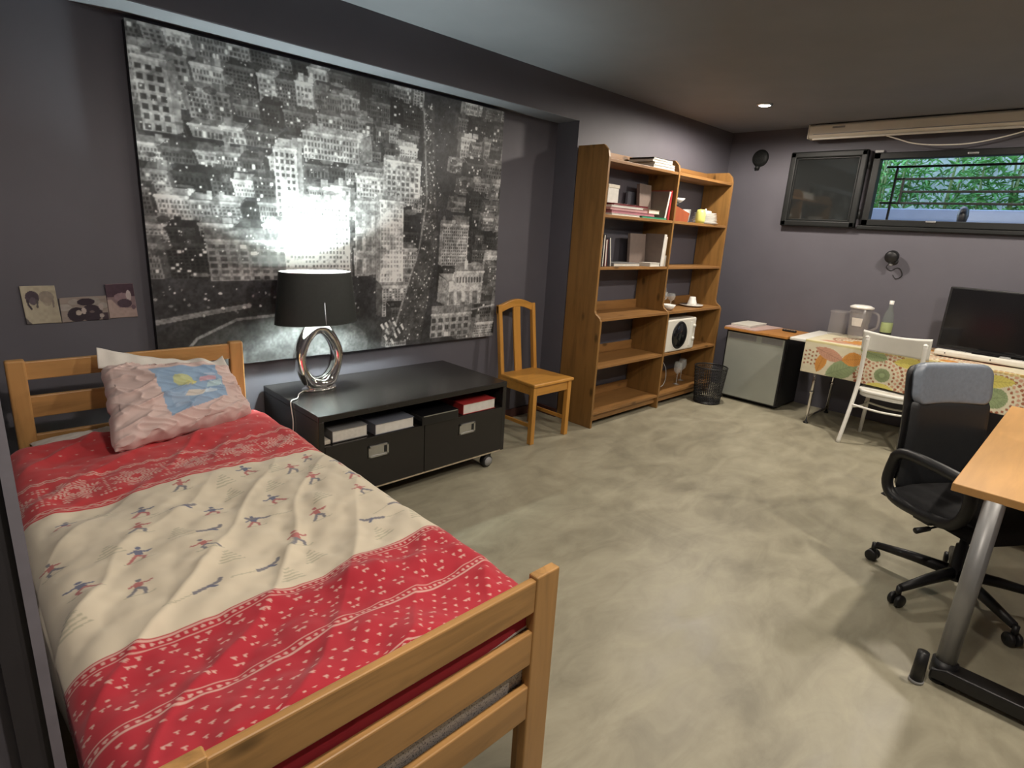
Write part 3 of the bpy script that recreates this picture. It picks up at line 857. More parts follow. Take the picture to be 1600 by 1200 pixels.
for x in (NX0 + .11, NX1 - .11):
    for y in (NY0 + .045, NY1 - .08):
        c = MB().box(x - .025, x + .025, y - .02, y + .02, .07, .105).build('caster', 'black', be, .004)
        mt = Matrix.Translation((x, y, .041)) @ Matrix.Rotation(math.radians(90), 4, 'X')
        MB().lathe((0, 0, 0), [(.0, -.022), (.036, -.022), (.0405, -.014), (.0405, .014), (.036, .022), (0, .022)], 20, cap=False).move(mt).build('wheel', 'black', c)
        MB().lathe((0, 0, 0), [(0, .0225), (.03, .0225), (.03, .026), (0, .026)], 20, cap=False).move(mt).build('hub_cap', 'grey_plastic', c)

def book(name, label, c, size, cover, rot=None, group=None, cat='book', pages='page', tex=None, flip=False, spine=None):
    """size = (width along spine-to-edge x, length y, thickness z); lies flat at c, rotation applied about c"""
    w, l, t = size
    o = thing(name, label, cat, c, 0, group)
    if rot is not None: o.rotation_euler = rot
    M.setdefault(cover, None)
    k = .003 if t > .02 else .0018
    MB().box(0, w, 0, l, 0, k).box(0, w, 0, l, t - k, t).box(0, k, 0, l, k, t - k).build('cover', M[cover], o, .0008, local=True)
    MB().box(k, w - .004, .004, l - .004, k, t - k).build('pages', M[pages], o, local=True)
    if spine: MB().box(0, w, -.001, .0035, -.0005, t + .0005).build('spine', M[spine], o, .0008, local=True)
    return o
for nm, c, r in (('c_red', (.36, .03, .03), .4), ('c_darkred', (.17, .025, .03), .45), ('c_white', (.62, .6, .56), .5), ('c_grey', (.2, .2, .2), .5), ('c_slate', (.12, .13, .16), .45),
                 ('c_black', (.014, .014, .015), .3), ('c_pink', (.45, .25, .25), .5), ('c_green', (.05, .35, .2), .4), ('c_brown', (.17, .13, .11), .5), ('c_tan', (.42, .27, .15), .6),
                 ('c_blue', (.1, .14, .24), .5), ('c_cream', (.55, .5, .42), .6), ('c_rose', (.38, .15, .18), .5)):
    M[nm] = plain(nm, c, r)
zb = .4025
Z90 = math.pi / 2
book('book', 'thick cream edged book at the left end of the bench shelf', (1.285, 2.545, zb), (.20, .30, .062), 'c_grey', None, 'books in the bench shelf')
book('book', 'grey covered book beside the cream edged one on the bench shelf', (1.515, 2.520, zb), (.245, .32, .060), 'c_slate', None, 'books in the bench shelf', 'book', 'c_white')
lap = thing('disc_player', 'black glossy flat disc player between the books on the bench shelf', 'player', (1.80, 2.50, zb), 0)
MB().box(0, .26, 0, .34, 0, .058).build('body', 'black_gloss', lap, .004, local=True)
MB().box(.01, .25, -.0015, .004, .050, .055).build('trim_strip', 'steel', lap, local=True)
book('book', 'thick red book at the right end of the bench shelf', (2.115, 2.525, zb), (.26, .30, .064), 'c_red', None, 'books in the bench shelf', 'book', 'c_white')
tag(MB().box(NX0 + .034, NX0 + .075, NY0 + .03, NY0 + .2, zb, zb + .02).build('small_box', 'c_cream', None, .002, origin=(NX0 + .05, NY0 + .1, zb)),
    'small cream box at the very edge of the bench shelf', 'box')

# ------------------------------------------------------------------ table lamp
LX, LY, LZ = 1.425, 2.962, NZ
lamp = thing('table_lamp', 'lit table lamp with black oval shade and chrome ring base', 'lamp', (LX, LY, LZ))
n = 64; mcs = 16
# egg shaped ring
def outer(a):
    c, s = math.cos(a), math.sin(a)
    if s > 0: return (.138 * (1 - .36 * s ** 1.5) * math.copysign(abs(c) ** .75, c), .195 + .195 * s)
    return (.138 * (1 - .27 * abs(s) ** 1.8) * math.copysign(abs(c) ** .42, c), .195 - .195 * abs(s) ** 1.1)
def inner(a):
    c, s = math.cos(a), math.sin(a)
    hw = .078 * (1 - .26 * max(s, 0) ** 1.5)
    return (hw * c, .185 + (.128 if s > 0 else .112) * s)
vv_, ff_ = [], []
for i in range(n):
    a = 2 * math.pi * i / n
    o, q = outer(a), inner(a)
    for j in range(mcs):
        b2 = 2 * math.pi * j / mcs
        k = .5 + .5 * math.cos(b2)
        x = q[0] + (o[0] - q[0]) * k; z = q[1] + (o[1] - q[1]) * k
        vv_.append((LX + x, LY + .052 * math.sin(b2) * (1 if z > .06 else 1.1), LZ + max(z, .004)))
for i in range(n):
    for j in range(mcs):
        ff_.append((i * mcs + j, ((i + 1) % n) * mcs + j, ((i + 1) % n) * mcs + (j + 1) % mcs, i * mcs + (j + 1) % mcs))
rb = MB(); rb.add(vv_, ff_); rb.smooth = True
part_label(rb.build('ring_base', 'chrome', lamp), 'chrome egg shaped ring')
MB().lathe((LX, LY, LZ), [(0, 0), (.098, 0), (.1, .004), (.098, .012), (.0, .012)], 40, 1.0, .56, cap=False).build('foot', 'chrome', lamp)
MB().lathe((LX, LY, LZ), [(.03, .37), (.018, .39), (.016, .41), (0, .41)], 20, cap=False).build('neck', 'chrome', lamp)
sh0, sh1 = .380, .650
RX0, RX1, RYr = .229, .198, .56
pr0 = [(RX0, sh0), (RX1, sh1)]
so = MB().lathe((LX, LY, LZ), pr0, 64, 1, RYr, cap=False).build('shade', 'shade', lamp)
MB().lathe((LX, LY, LZ), [(RX0 - .003, sh0 + .001), (RX1 - .003, sh1 - .001)], 64, 1, RYr, cap=False).build('lining', 'lining', so)
for rr, z in ((RX0 - .0015, sh0), (RX1 - .0015, sh1)):
    MB().tube([(LX + rr * math.cos(a), LY + rr * RYr * math.sin(a), LZ + z) for a in [2 * math.pi * i / 64 for i in range(64)]], .0028, 6, closed=True).build('rim', 'steel' if z > .5 else 'shade', so)
MB().tube([(LX - .012, LY - RX0 * RYr - .001, LZ + sh0 + .004), (LX - .014, LY - (RX0 + RX1) / 2 * RYr - .002, LZ + sh0 + .12)], .0016, 5).build('seam', 'grey_plastic', so)
MB().tube([(LX - RX0 + .02, LY, LZ + .42), (LX + RX0 - .02, LY, LZ + .42)], .003, 6).build('harp', 'steel', lamp)
MB().tube([(LX, LY, LZ + .41), (LX, LY, LZ + .47)], .014, 12).build('socket', 'black', lamp)
MB().lathe((LX, LY, LZ + .475), [(0, 0), (.022, .008), (.034, .035), (.03, .06), (0, .078)], 20, cap=False).build('bulb', 'bulb', lamp)
cord = [(LX - .09, LY + .0, NZ + .004), (LX - .14, LY - .05, NZ + .006), (LX - .182, LY - .12, NZ + .006), (NX0 - .004, LY - .15, NZ + .004), (NX0 - .006, LY - .16, NZ - .05), (NX0 - .006, LY - .17, NZ - .12), (NX0 - .008, LY - .14, NZ - .3), (NX0 - .008, LY - .1, .01)]
def smooth_path(P, k=6):
    P = [Vector(p) for p in P]; out = []
    for i in range(len(P) - 1):
        p0, p1, p2, p3 = P[max(i - 1, 0)], P[i], P[i + 1], P[min(i + 2, len(P) - 1)]
        for j in range(k):
            t = j / k
            out.append(.5 * ((2 * p1) + (p2 - p0) * t + (2 * p0 - 5 * p1 + 4 * p2 - p3) * t * t + (3 * p1 - p0 - 3 * p2 + p3) * t ** 3))
    return out + [P[-1]]
MB().tube(smooth_path(cord), .0028, 6).build('cord', 'white', lamp)

# ------------------------------------------------------------------ honey pine chair
ch = thing('wooden_chair', 'honey pine dining chair with arched splat back beside the bookcase', 'chair', (3.06, 2.82, 0))
SY0, SY1 = 2.635, 3.03
st_ = MB().prism([(2.845, SY0), (3.275, SY0), (3.25, SY1), (2.87, SY1)], 'z', .428, .452).build('seat', 'chair_x', ch, .008, seg=3)
for x0, x1 in ((2.855, 2.893), (3.225, 3.263)):
    MB().box(x0, x1, SY0 + .012, SY0 + .05, 0, .428).build('leg', 'chair_z', ch, .004)
for x, s in ((2.885, -1), (3.235, 1)):
    MB().prism([(SY1 - .03, 0), (SY1 + .01, 0), (SY1 + .008, .45), (SY1 + .065, .95), (SY1 + .035, .955), (SY1 - .03, .45)], 'x', x - .017, x + .017).build('back_post', 'chair_z', ch, .005)
MB().box(2.893, 3.225, SY0 + .02, SY0 + .04, .36, .428).build('front_apron', 'chair_x', ch, .002)
for x0 in (2.862, 3.238): MB().box(x0, x0 + .018, SY0 + .05, SY1 - .03, .365, .428).build('side_apron', 'chair_x', ch, .002)
for x0 in (2.868, 3.234): MB().box(x0, x0 + .016, SY0 + .05, SY1 - .03, .12, .145).build('side_stretcher', 'chair_x', ch, .002)
arch = []
for i in range(17):
    t = i / 16; x = 2.868 + t * .384
    arch.append((x, .945 + .045 * math.sin(math.pi * t) ** 1.3))
low_ = [(x, .885 + .05 * math.sin(math.pi * (x - 2.868) / .384) ** 1.1) for x, z in arch[::-1]]
tr = MB().prism(arch + low_, 'y', SY1 + .036, SY1 + .064).build('crest_rail', 'chair_x', ch, .004)
sp_ = [Vector((3.06, SY1 - .012, .452)), Vector((3.06, SY1 + .012, .62)), Vector((3.06, SY1 + .035, .8)), Vector((3.06, SY1 + .048, .935))]
mbs = MB()
for p0, p1 in zip(sp_, sp_[1:]):
    a_ = (p1 - p0) / 2
    mbs.obox((p0 + p1) / 2, (.036, 0, 0), (0, .007, 0), a_ * 1.01)
mbs.build('splat', 'chair_z', ch, .002)

# ------------------------------------------------------------------ bookcase
KX = [3.505, 4.475, 5.445]
KY0, KYU, KY1 = 2.62, 2.685, 2.975
ZS = [.124, .50, .875, 1.257, 1.637, 2.022]
bk = thing('bookcase', 'tall open pine bookcase of two bays with six shelves and a stepped front', 'bookcase', (4.475, 2.82, 0))
side = [(KY0, 0), (KY1, 0), (KY1, 2.115), (KYU + .055, 2.115), (KYU + .012, 2.075), (KYU, 2.03), (KYU, .93), (KYU - .012, .905), (KY0 + .012, .878), (KY0, .855)]
for x in (KX[0], KX[1] - .012, KX[2] - .024):
    MB().prism(side, 'x', x, x + .024).build('upright_panel', 'case_z', bk, .003)
for i in range(2):
    x0, x1 = KX[i] + (.024 if i == 0 else .012), KX[i + 1] - (.012 if i == 0 else .024)
    for k, z in enumerate(ZS):
        yf = (KY0 + .004) if k < 3 else (KYU + .004)
        MB().box(x0, x1, yf, KY1 - .004, z - .022, z).build('shelf', 'case_x', bk, .002)
        if k in (0, 1, 2):
            MB().box(x0, x1, KY1 - .02, KY1 - .006, z, z + .075).build('back_rail', 'case_x', bk, .002)
    MB().box(x0, x1, KY1 - .02, KY1 - .006, 2.022, 2.112).build('top_rail', 'case_x', bk, .002)
    MB().box(x0, x1, KY0 + .03, KY0 + .045, .045, .102).build('plinth_rail', 'case_x', bk, .002)

G1 = 'books and folders on the bookcase shelves'
zt = 2.0225
for i, (lab, cov, dx, w) in enumerate((('glossy magazine at the bottom of the stack on top of the bookcase', 'c_white', 0, .022), ('pale magazine in the middle of the stack on top of the bookcase', 'c_cream', .015, .02),
                                   ('white magazine just under the black one on top of the bookcase', 'c_white', -.01, .018), ('black magazine lying uppermost on top of the bookcase', 'c_black', .008, .016))):
    book('magazine', lab, (4.10 + dx, KYU + .014 + .003 * i, zt), (.30, .225, w), cov, (0, 0, math.radians(1.2 * (i - 1.5))), 'magazines on top of the bookcase', 'magazine', 'c_white')
    zt += w + .0006
z4 = 1.6375
flat = [('green folder at the bottom of the shelf pile', 'c_green', 4.02, .36, .012), ('white folder above the green one in the shelf pile', 'c_white', 3.62, .36, .016)]
book('folder', flat[0][0], (4.02, KYU + .012, z4), (.36, .25, .013), 'c_green', None, G1, 'folder', 'c_green')
book('folder', 'white folder lying beside the green folder on the shelf', (3.62, KYU + .012, z4), (.37, .25, .014), 'c_white', None, G1, 'folder')
zt = z4 + .0146
for lab, cov, x, w, t in (('dark rose folder lying low in the shelf pile', 'c_rose', 3.62, .58, .022), ('pink folder in the middle of the shelf pile', 'c_pink', 3.60, .5, .02), ('thin white folder near the top of the shelf pile', 'c_white', 3.61, .42, .014), ('dark red folder topmost in the shelf pile', 'c_darkred', 3.64, .46, .014)):
    book('folder', lab, (x, KYU + .015, zt), (w, .24, t), cov, None, G1, 'folder', cov); zt += t + .0006
book('book', 'tan notebook on the red end of the folder pile', (4.13, KYU + .03, z4 + .0375), (.16, .12, .03), 'c_tan', None, G1)
bx = thing('card_box', 'small white card box standing on the folder pile', 'box', (3.60, KYU + .05, zt), 0)
MB().box(0, .13, 0, .12, 0, .105).build('body', 'c_white', bx, .002, local=True)
MB().box(-.003, .135, -.003, .123, .105, .13).build('lid', 'c_cream', bx, .002, local=True)
book('book', 'dark grey book leaning at the back of the folder shelf', (4.13, 2.955, z4 + .036), (.10, .17, .022), 'c_slate', (Z90, 0, 0), G1)
book('book', 'brown book with a pale title block leaning near the red binder', (4.19, 2.875, z4 + .036), (.17, .235, .03), 'c_brown', (math.radians(84), 0, 0), G1)
book('binder', 'tall red binder standing at the end of the folder shelf', (4.440, KYU + .03, z4 + .002), (.235, .19, .026), 'c_red', (0, math.radians(-86.5), 0), G1, 'binder', 'c_white', spine='c_red')
book('book', 'brown book with a white spine leaning against the red binder', (4.372, KYU + .02, z4 + .003), (.225, .19, .02), 'c_brown', (0, math.radians(-80), 0), G1, 'book', 'c_white', spine='c_white')
z3 = 1.2575
# left group, standing and leaning
book('book', 'slim white book standing at the end of the lower book shelf', (3.556, KYU + .02, z3 + .001), (.21, .17, .02), 'c_white', (0, -Z90, 0), G1)
book('book', 'black book with a red spine foot standing beside the slim white book', (3.592, KYU + .02, z3 + .001), (.235, .17, .024), 'c_black', (0, -Z90, 0), G1)
book('book', 'dark red book beside the black book on the lower shelf', (3.628, KYU + .02, z3 + .0025), (.20, .165, .026), 'c_darkred', (0, math.radians(-92), 0), G1)
book('book', 'grey blue book leaning on the dark red one', (3.69, KYU + .02, z3 + .0045), (.215, .165, .02), 'c_slate', (0, math.radians(-99), 0), G1)
book('book', 'grey book lying flat at the back of the lower shelf', (3.76, KYU + .05, z3), (.36, .2, .024), 'c_grey', None, G1)
book('book', 'large taupe book standing face out on the lower shelf', (4.11, 2.86, z3 + .002), (.225, .255, .025), 'c_brown', (math.radians(86), 0, 0), G1)
book('book', 'tall white spined book standing on the lower shelf', (4.395, KYU + .01, z3 + .001), (.262, .18, .036), 'c_brown', (0, math.radians(-86), 0), G1, spine='c_white')
book('book', 'cream spined book behind the tall white spined one', (4.432, KYU + .02, z3 + .001), (.245, .18, .026), 'c_brown', (0, math.radians(-87), 0), G1, spine='c_cream')
book('book', 'short white book standing against the middle upright', (4.459, KYU + .02, z3 + .001), (.09, .14, .014), 'c_white', (0, -Z90, 0), G1)
book('book', 'small white book lying before the tall white book', (4.20, KYU + .006, z3), (.15, .11, .03), 'c_white', None, G1)

# crockery on the right bay
tb = thing('utensil_box', 'red brown wooden box holding bowls beside the middle upright', 'box', (4.60, 2.80, z4))
MB().prism([(4.50, z4 + .001), (4.74, z4 + .001), (4.76, z4 + .075), (4.48 + .012, z4 + .13)], 'y', 2.71, 2.722).build('front_board', 'redwood', tb, .002)
MB().prism([(4.50, z4 + .001), (4.74, z4 + .001), (4.76, z4 + .075), (4.49, z4 + .13)], 'y', 2.90, 2.912).build('back_board', 'redwood', tb, .002)
MB().box(4.50, 4.74, 2.722, 2.90, z4 + .001, z4 + .012).build('base_board', 'redwood', tb)
MB().box(4.4895, 4.501, 2.722, 2.90, z4 + .001, z4 + .13).build('end_board', 'redwood', tb)
def bowl(label, c, r, h, mat, group='bowls in the wooden box'):
    tag(MB().lathe(c, [(.4 * r, 0), (.75 * r, h * .4), (r, h), (r * .94, h), (.7 * r, h * .48), (0, h * .2)], 24).build('bowl', mat, None, origin=c), label, 'bowl', group)
bowl('cream bowl in the wooden box, lowest of the nest', (4.61, 2.81, z4 + .0125), .082, .07, 'porcelain')
bowl('dark brown bowl leaning in the wooden box', (4.60, 2.81, z4 + .085), .08, .06, 'black')
bowl('white rimmed bowl on the very top of the nest in the wooden box', (4.64, 2.81, z4 + .147), .095, .045, 'porcelain')
wsp = thing('wooden_spoon', 'brown wooden spoon standing behind the bowls', 'spoon', (4.74, 2.93, z4))
MB().tube([(4.745, 2.94, z4 + .002), (4.78, 2.945, z4 + .2)], .008, 8).build('handle', 'board', wsp)
MB().lathe((0, 0, 0), [(0, -.06), (.025, -.045), (.04, 0), (.03, .045), (0, .06)], 16, 1, .3, cap=False).move(Matrix.Translation((4.795, 2.945, z4 + .245)) @ Matrix.Rotation(math.radians(14), 4, 'Y')).build('spoon_head', 'board', wsp)
spt = thing('spatula', 'black kitchen spatula standing beside the wooden spoon', 'spatula', (4.68, 2.95, z4))
MB().tube([(4.65, 2.955, z4 + .002), (4.69, 2.957, z4 + .2)], .006, 8).build('handle', 'black', spt)
MB().obox((4.70, 2.957, z4 + .25), (.028, 0, -.008), (0, .003, 0), (.014, 0, .055)).build('blade', 'black', spt, .003)
def tumbler(label, c, r, h, mat='glass', group='glasses on the bookcase'):
    tag(MB().lathe(c, [(r * .8, 0), (r, h), (r * .93, h), (r * .74, .008), (0, .008)], 20).build('tumbler', mat, None, origin=c), label, 'glass', group)
tumbler('clear tumbler beside the wooden box of bowls', (4.81, 2.80, z4), .036, .11)
tumbler('clear tumbler standing between the box of bowls and the yellow cup', (4.89, 2.83, z4), .036, .10)
tumbler('clear tumbler close behind the yellow cup', (4.985, 2.87, z4), .036, .12)
tag(MB().lathe((5.0, 2.735, z4), [(.036, 0), (.044, .03), (.042, .09), (.034, .12), (.0, .125)], 24).build('yellow_cup', plain('pale_yellow', (.62, .62, .18), .4), None, origin=(5.0, 2.735, z4)),
    'pale yellow plastic cup upside down on the crockery shelf', 'cup')
zt = z4
for i, r in enumerate((.125, .115, .115, .11, .11, .105, .105, .1)):
    lab = ['broad white plate lowest in the stack on the crockery shelf', 'white plate in the stack on the crockery shelf'][0 if i == 0 else 1] if i < 7 else 'white plate uppermost in the stack on the crockery shelf'
    tag(MB().lathe((5.2, 2.80, zt), [(.6 * r, 0), (r, .010), (r, .0128), (.62 * r, .004), (0, .004)], 32).build('plate', 'porcelain', None, origin=(5.2, 2.80, zt)), lab, 'plate', 'stacked white plates')
    zt += .0125
cb = thing('lidded_pot', 'small white pot with a knob standing on the stack of plates', 'pot', (5.2, 2.80, zt))
MB().lathe((5.2, 2.80, zt), [(.05, 0), (.056, .012), (.05, .02), (0, .022)], 20, cap=False).build('lid', 'porcelain', cb)
MB().lathe((5.2, 2.80, zt + .022), [(.008, 0), (.011, .012), (0, .02)], 12).build('knob', 'porcelain', cb)
z2 = .8755
bowl('shallow white bowl at the edge of the glasses shelf', (4.59, 2.70, z2), .062, .05, 'porcelain', None)
for i, (x, y, h) in enumerate(((4.66, 2.80, .15), (4.73, 2.86, .18), (4.79, 2.80, .13))):
    t = thing('wine_glass', ['short stemmed wine glass behind the shallow white bowl', 'tallest wine glass on the glasses shelf', 'wine glass between the tallest glass and the saucer'][i], 'glass', (x, y, z2))
    MB().lathe((x, y, z2), [(0, 0), (.032, .002), (.004, .008), (.004, h * .45), (0, h * .45)], 20, cap=False).build('stem', 'glass', t)
    MB().lathe((x, y, z2), [(.004, h * .45), (.03, h * .58), (.036, h * .78), (.03, h)], 20, cap=False).build('cup', 'glass', t)
sc_ = (5.10, 2.76, z2)
tag(MB().lathe(sc_, [(.055, 0), (.11, .016), (.11, .02), (.06, .006), (0, .006)], 32).build('saucer', 'porcelain', None, origin=sc_), 'broad cream saucer under the upturned cup', 'saucer')
uc = (5.11, 2.76, z2 + .0066)
tag(MB().lathe(uc, [(.046, .0), (.042, .03), (.03, .07), (.026, .085), (0, .085)], 24).build('cup', 'porcelain', None, origin=uc), 'cream cup turned upside down on the saucer', 'cup')
# white round-window appliance
mw = thing('heater_box', 'white appliance with a round dark window on the bookcase shelf', 'appliance', (4.76, 2.75, .5005))
MB().box(4.505, 5.005, 2.63, 2.90, .503, .798).build('body', 'offwhite', mw, .015, seg=3)
mt = Matrix.Translation((4.72, 2.63, .65)) @ Matrix.Rotation(Z90, 4, 'X')
MB().lathe((0, 0, 0), [(0, .004), (.105, .004), (.118, .010), (.125, .004), (.128, -.002)], 40, cap=False).move(mt).build('window_ring', 'black', mw)
MB().lathe((0, 0, 0), [(0, .009), (.105, .009), (.106, .003)], 40, cap=False).move(mt).build('round_window', 'black_gloss', mw)
MB().box(4.895, 4.935, 2.624, 2.632, .535, .765).build('door_grip', 'white', mw, .004)
for z in (.72, .60): MB().tube([(4.965, 2.632, z), (4.965, 2.617, z)], .017, 18).build('dial', 'white', mw)
for x in (4.56, 4.95):
    MB().box(x - .015, x + .015, 2.66, 2.69, .5003, .504).build('foot', 'black', mw)
# dark lower compartment
for i, (x, y) in enumerate(((4.98, 2.74), (5.16, 2.80))):
    t = thing('wine_glass', ['wine glass in the dark bottom compartment nearer the middle upright', 'wine glass in the dark bottom compartment nearer the bin'][i], 'glass', (x, y, .1245))
    MB().lathe((x, y, .1245), [(0, 0), (.034, .002), (.004, .008), (.004, .10), (0, .10)], 20, cap=False).build('stem', 'glass', t)
    MB().lathe((x, y, .1245), [(.004, .1), (.036, .13), (.042, .17), (.034, .22)], 20, cap=False).build('cup', 'glass', t)
tag(MB().tube(smooth_path([(4.50, 2.70, .40), (4.53, 2.68, .25), (4.60, 2.68, .17), (4.68, 2.69, .22), (4.70, 2.72, .34), (4.66, 2.8, .45)]), .003, 6).build('power_cable', 'grey_plastic', None, origin=(4.6, 2.7, .13)),
    'thin looping cable hanging under the white appliance', 'cable')

# ------------------------------------------------------------------ waste bin of black mesh
wb = thing('waste_bin', 'black wire mesh waste paper bin in front of the bookcase', 'bin', (5.09, 2.46, 0))
bc = (5.09, 2.46)
nb, nr = 44, 22
wm = MB()
for j in range(nr + 1):
    t = j / nr; r = .118 + .03 * t
    for i in range(nb):
        a = 2 * math.pi * (i + .5 * (j % 2)) / nb
        wm.v.append((bc[0] + r * math.cos(a), bc[1] + r * math.sin(a), .012 + .33 * t))
for j in range(nr):
    for i in range(nb):
        a0 = j * nb + i; a1 = j * nb + (i + 1) % nb; b0 = (j + 1) * nb + i; b1 = (j + 1) * nb + (i + 1) % nb
        wm.f += [(a0, a1, b1, b0)] if j % 2 == 0 else [(a0, a1, b1, b0)]
side_o = wm.build('mesh_side', 'black', wb)
side_o['kind'] = 'stuff'
wf = side_o.modifiers.new('wires', 'WIREFRAME'); wf.thickness = .0052
for z, r, t in ((.345, .148, .006), (.008, .118, .007)):
    MB().tube([(bc[0] + r * math.cos(a), bc[1] + r * math.sin(a), z) for a in [2 * math.pi * i / 40 for i in range(40)]], t, 8, closed=True).build('rim' if z > .1 else 'base_ring', 'black', wb)
MB().lathe((*bc, .006), [(0, 0), (.116, 0), (.116, .003), (0, .003)], 32, cap=False).build('base', 'black', wb)

# ------------------------------------------------------------------ fridge and what lies on it
fg = thing('mini_fridge', 'small fridge with a grey door and black sides', 'fridge', (5.62, 2.21, 0))
FX, FY0, FY1, FZ = 5.375, 1.928, 2.495, .678
MB().box(FX + .045, 5.86, FY0, FY1, .02, FZ).build('cabinet', 'black', fg, .006)
dr_ = MB().box(FX + .004, FX + .042, FY0, FY1, .03, FZ - .004).build('door', 'black', fg, .006)
MB().box(FX, FX + .006, FY0 + .014, FY1 - .014, .042, FZ - .016).build('door_panel', 'fridge', dr_, .003)
MB().box(FX - .001, FX + .002, 2.20, FY1 - .03, FZ - .075, FZ - .022).build('grip_recess', 'grey_metal', dr_, .002)
MB().box(FX - .001, FX + .002, FY0 + .03, 2.15, FZ - .075, FZ - .022).build('grip_recess', 'grey_metal', dr_, .002)
for x in (FX + .08, 5.82):
    for y in (FY0 + .05, FY1 - .05): MB().lathe((x, y, 0), [(.018, 0), (.018, .022)], 12).build('foot', 'black', fg)
tag(MB().box(5.345, 5.868, 1.915, 2.515, FZ + .0005, FZ + .024).build('wooden_board', 'board', None, .004, origin=(5.6, 2.2, FZ)), 'brown wooden board lying on the small fridge', 'board')
zf_ = FZ + .0246
tr_ = thing('folded_paper', 'pale pink printed sheet lying flat on the fridge board', 'paper', (5.6, 2.35, zf_))
MB().prism([(5.35, 2.21), (5.83, 2.15), (5.85, 2.50), (5.35, 2.51)], 'z', zf_, zf_ + .008).build('sheet', plain('pink_paper', (.5, .36, .33), .6), tr_)
bx = thing('flat_box', 'flat white box on the pink sheet beside the bookcase', 'box', (5.6, 2.40, zf_ + .0085))
MB().box(5.43, 5.80, 2.30, 2.49, zf_ + .0085, zf_ + .026).build('body', 'c_white', bx, .003)
MB().box(5.428, 5.802, 2.298, 2.492, zf_ + .026, zf_ + .031).build('lid', 'offwhite', bx, .002)
rc = thing('remote_control', 'black remote control on the bare end of the fridge board', 'remote', (5.68, 2.03, zf_))
MB().obox((5.68, 2.03, zf_ + .009), (.006, .062, 0), (.02, -.002, 0), (0, 0, .009)).build('body', 'black', rc, .005)
for k in range(5):
    MB().obox((5.675, 1.985 + .022 * k, zf_ + .0185), (0, .005, 0), (.01, 0, 0), (0, 0, .0012)).build('button', 'grey_plastic', rc)

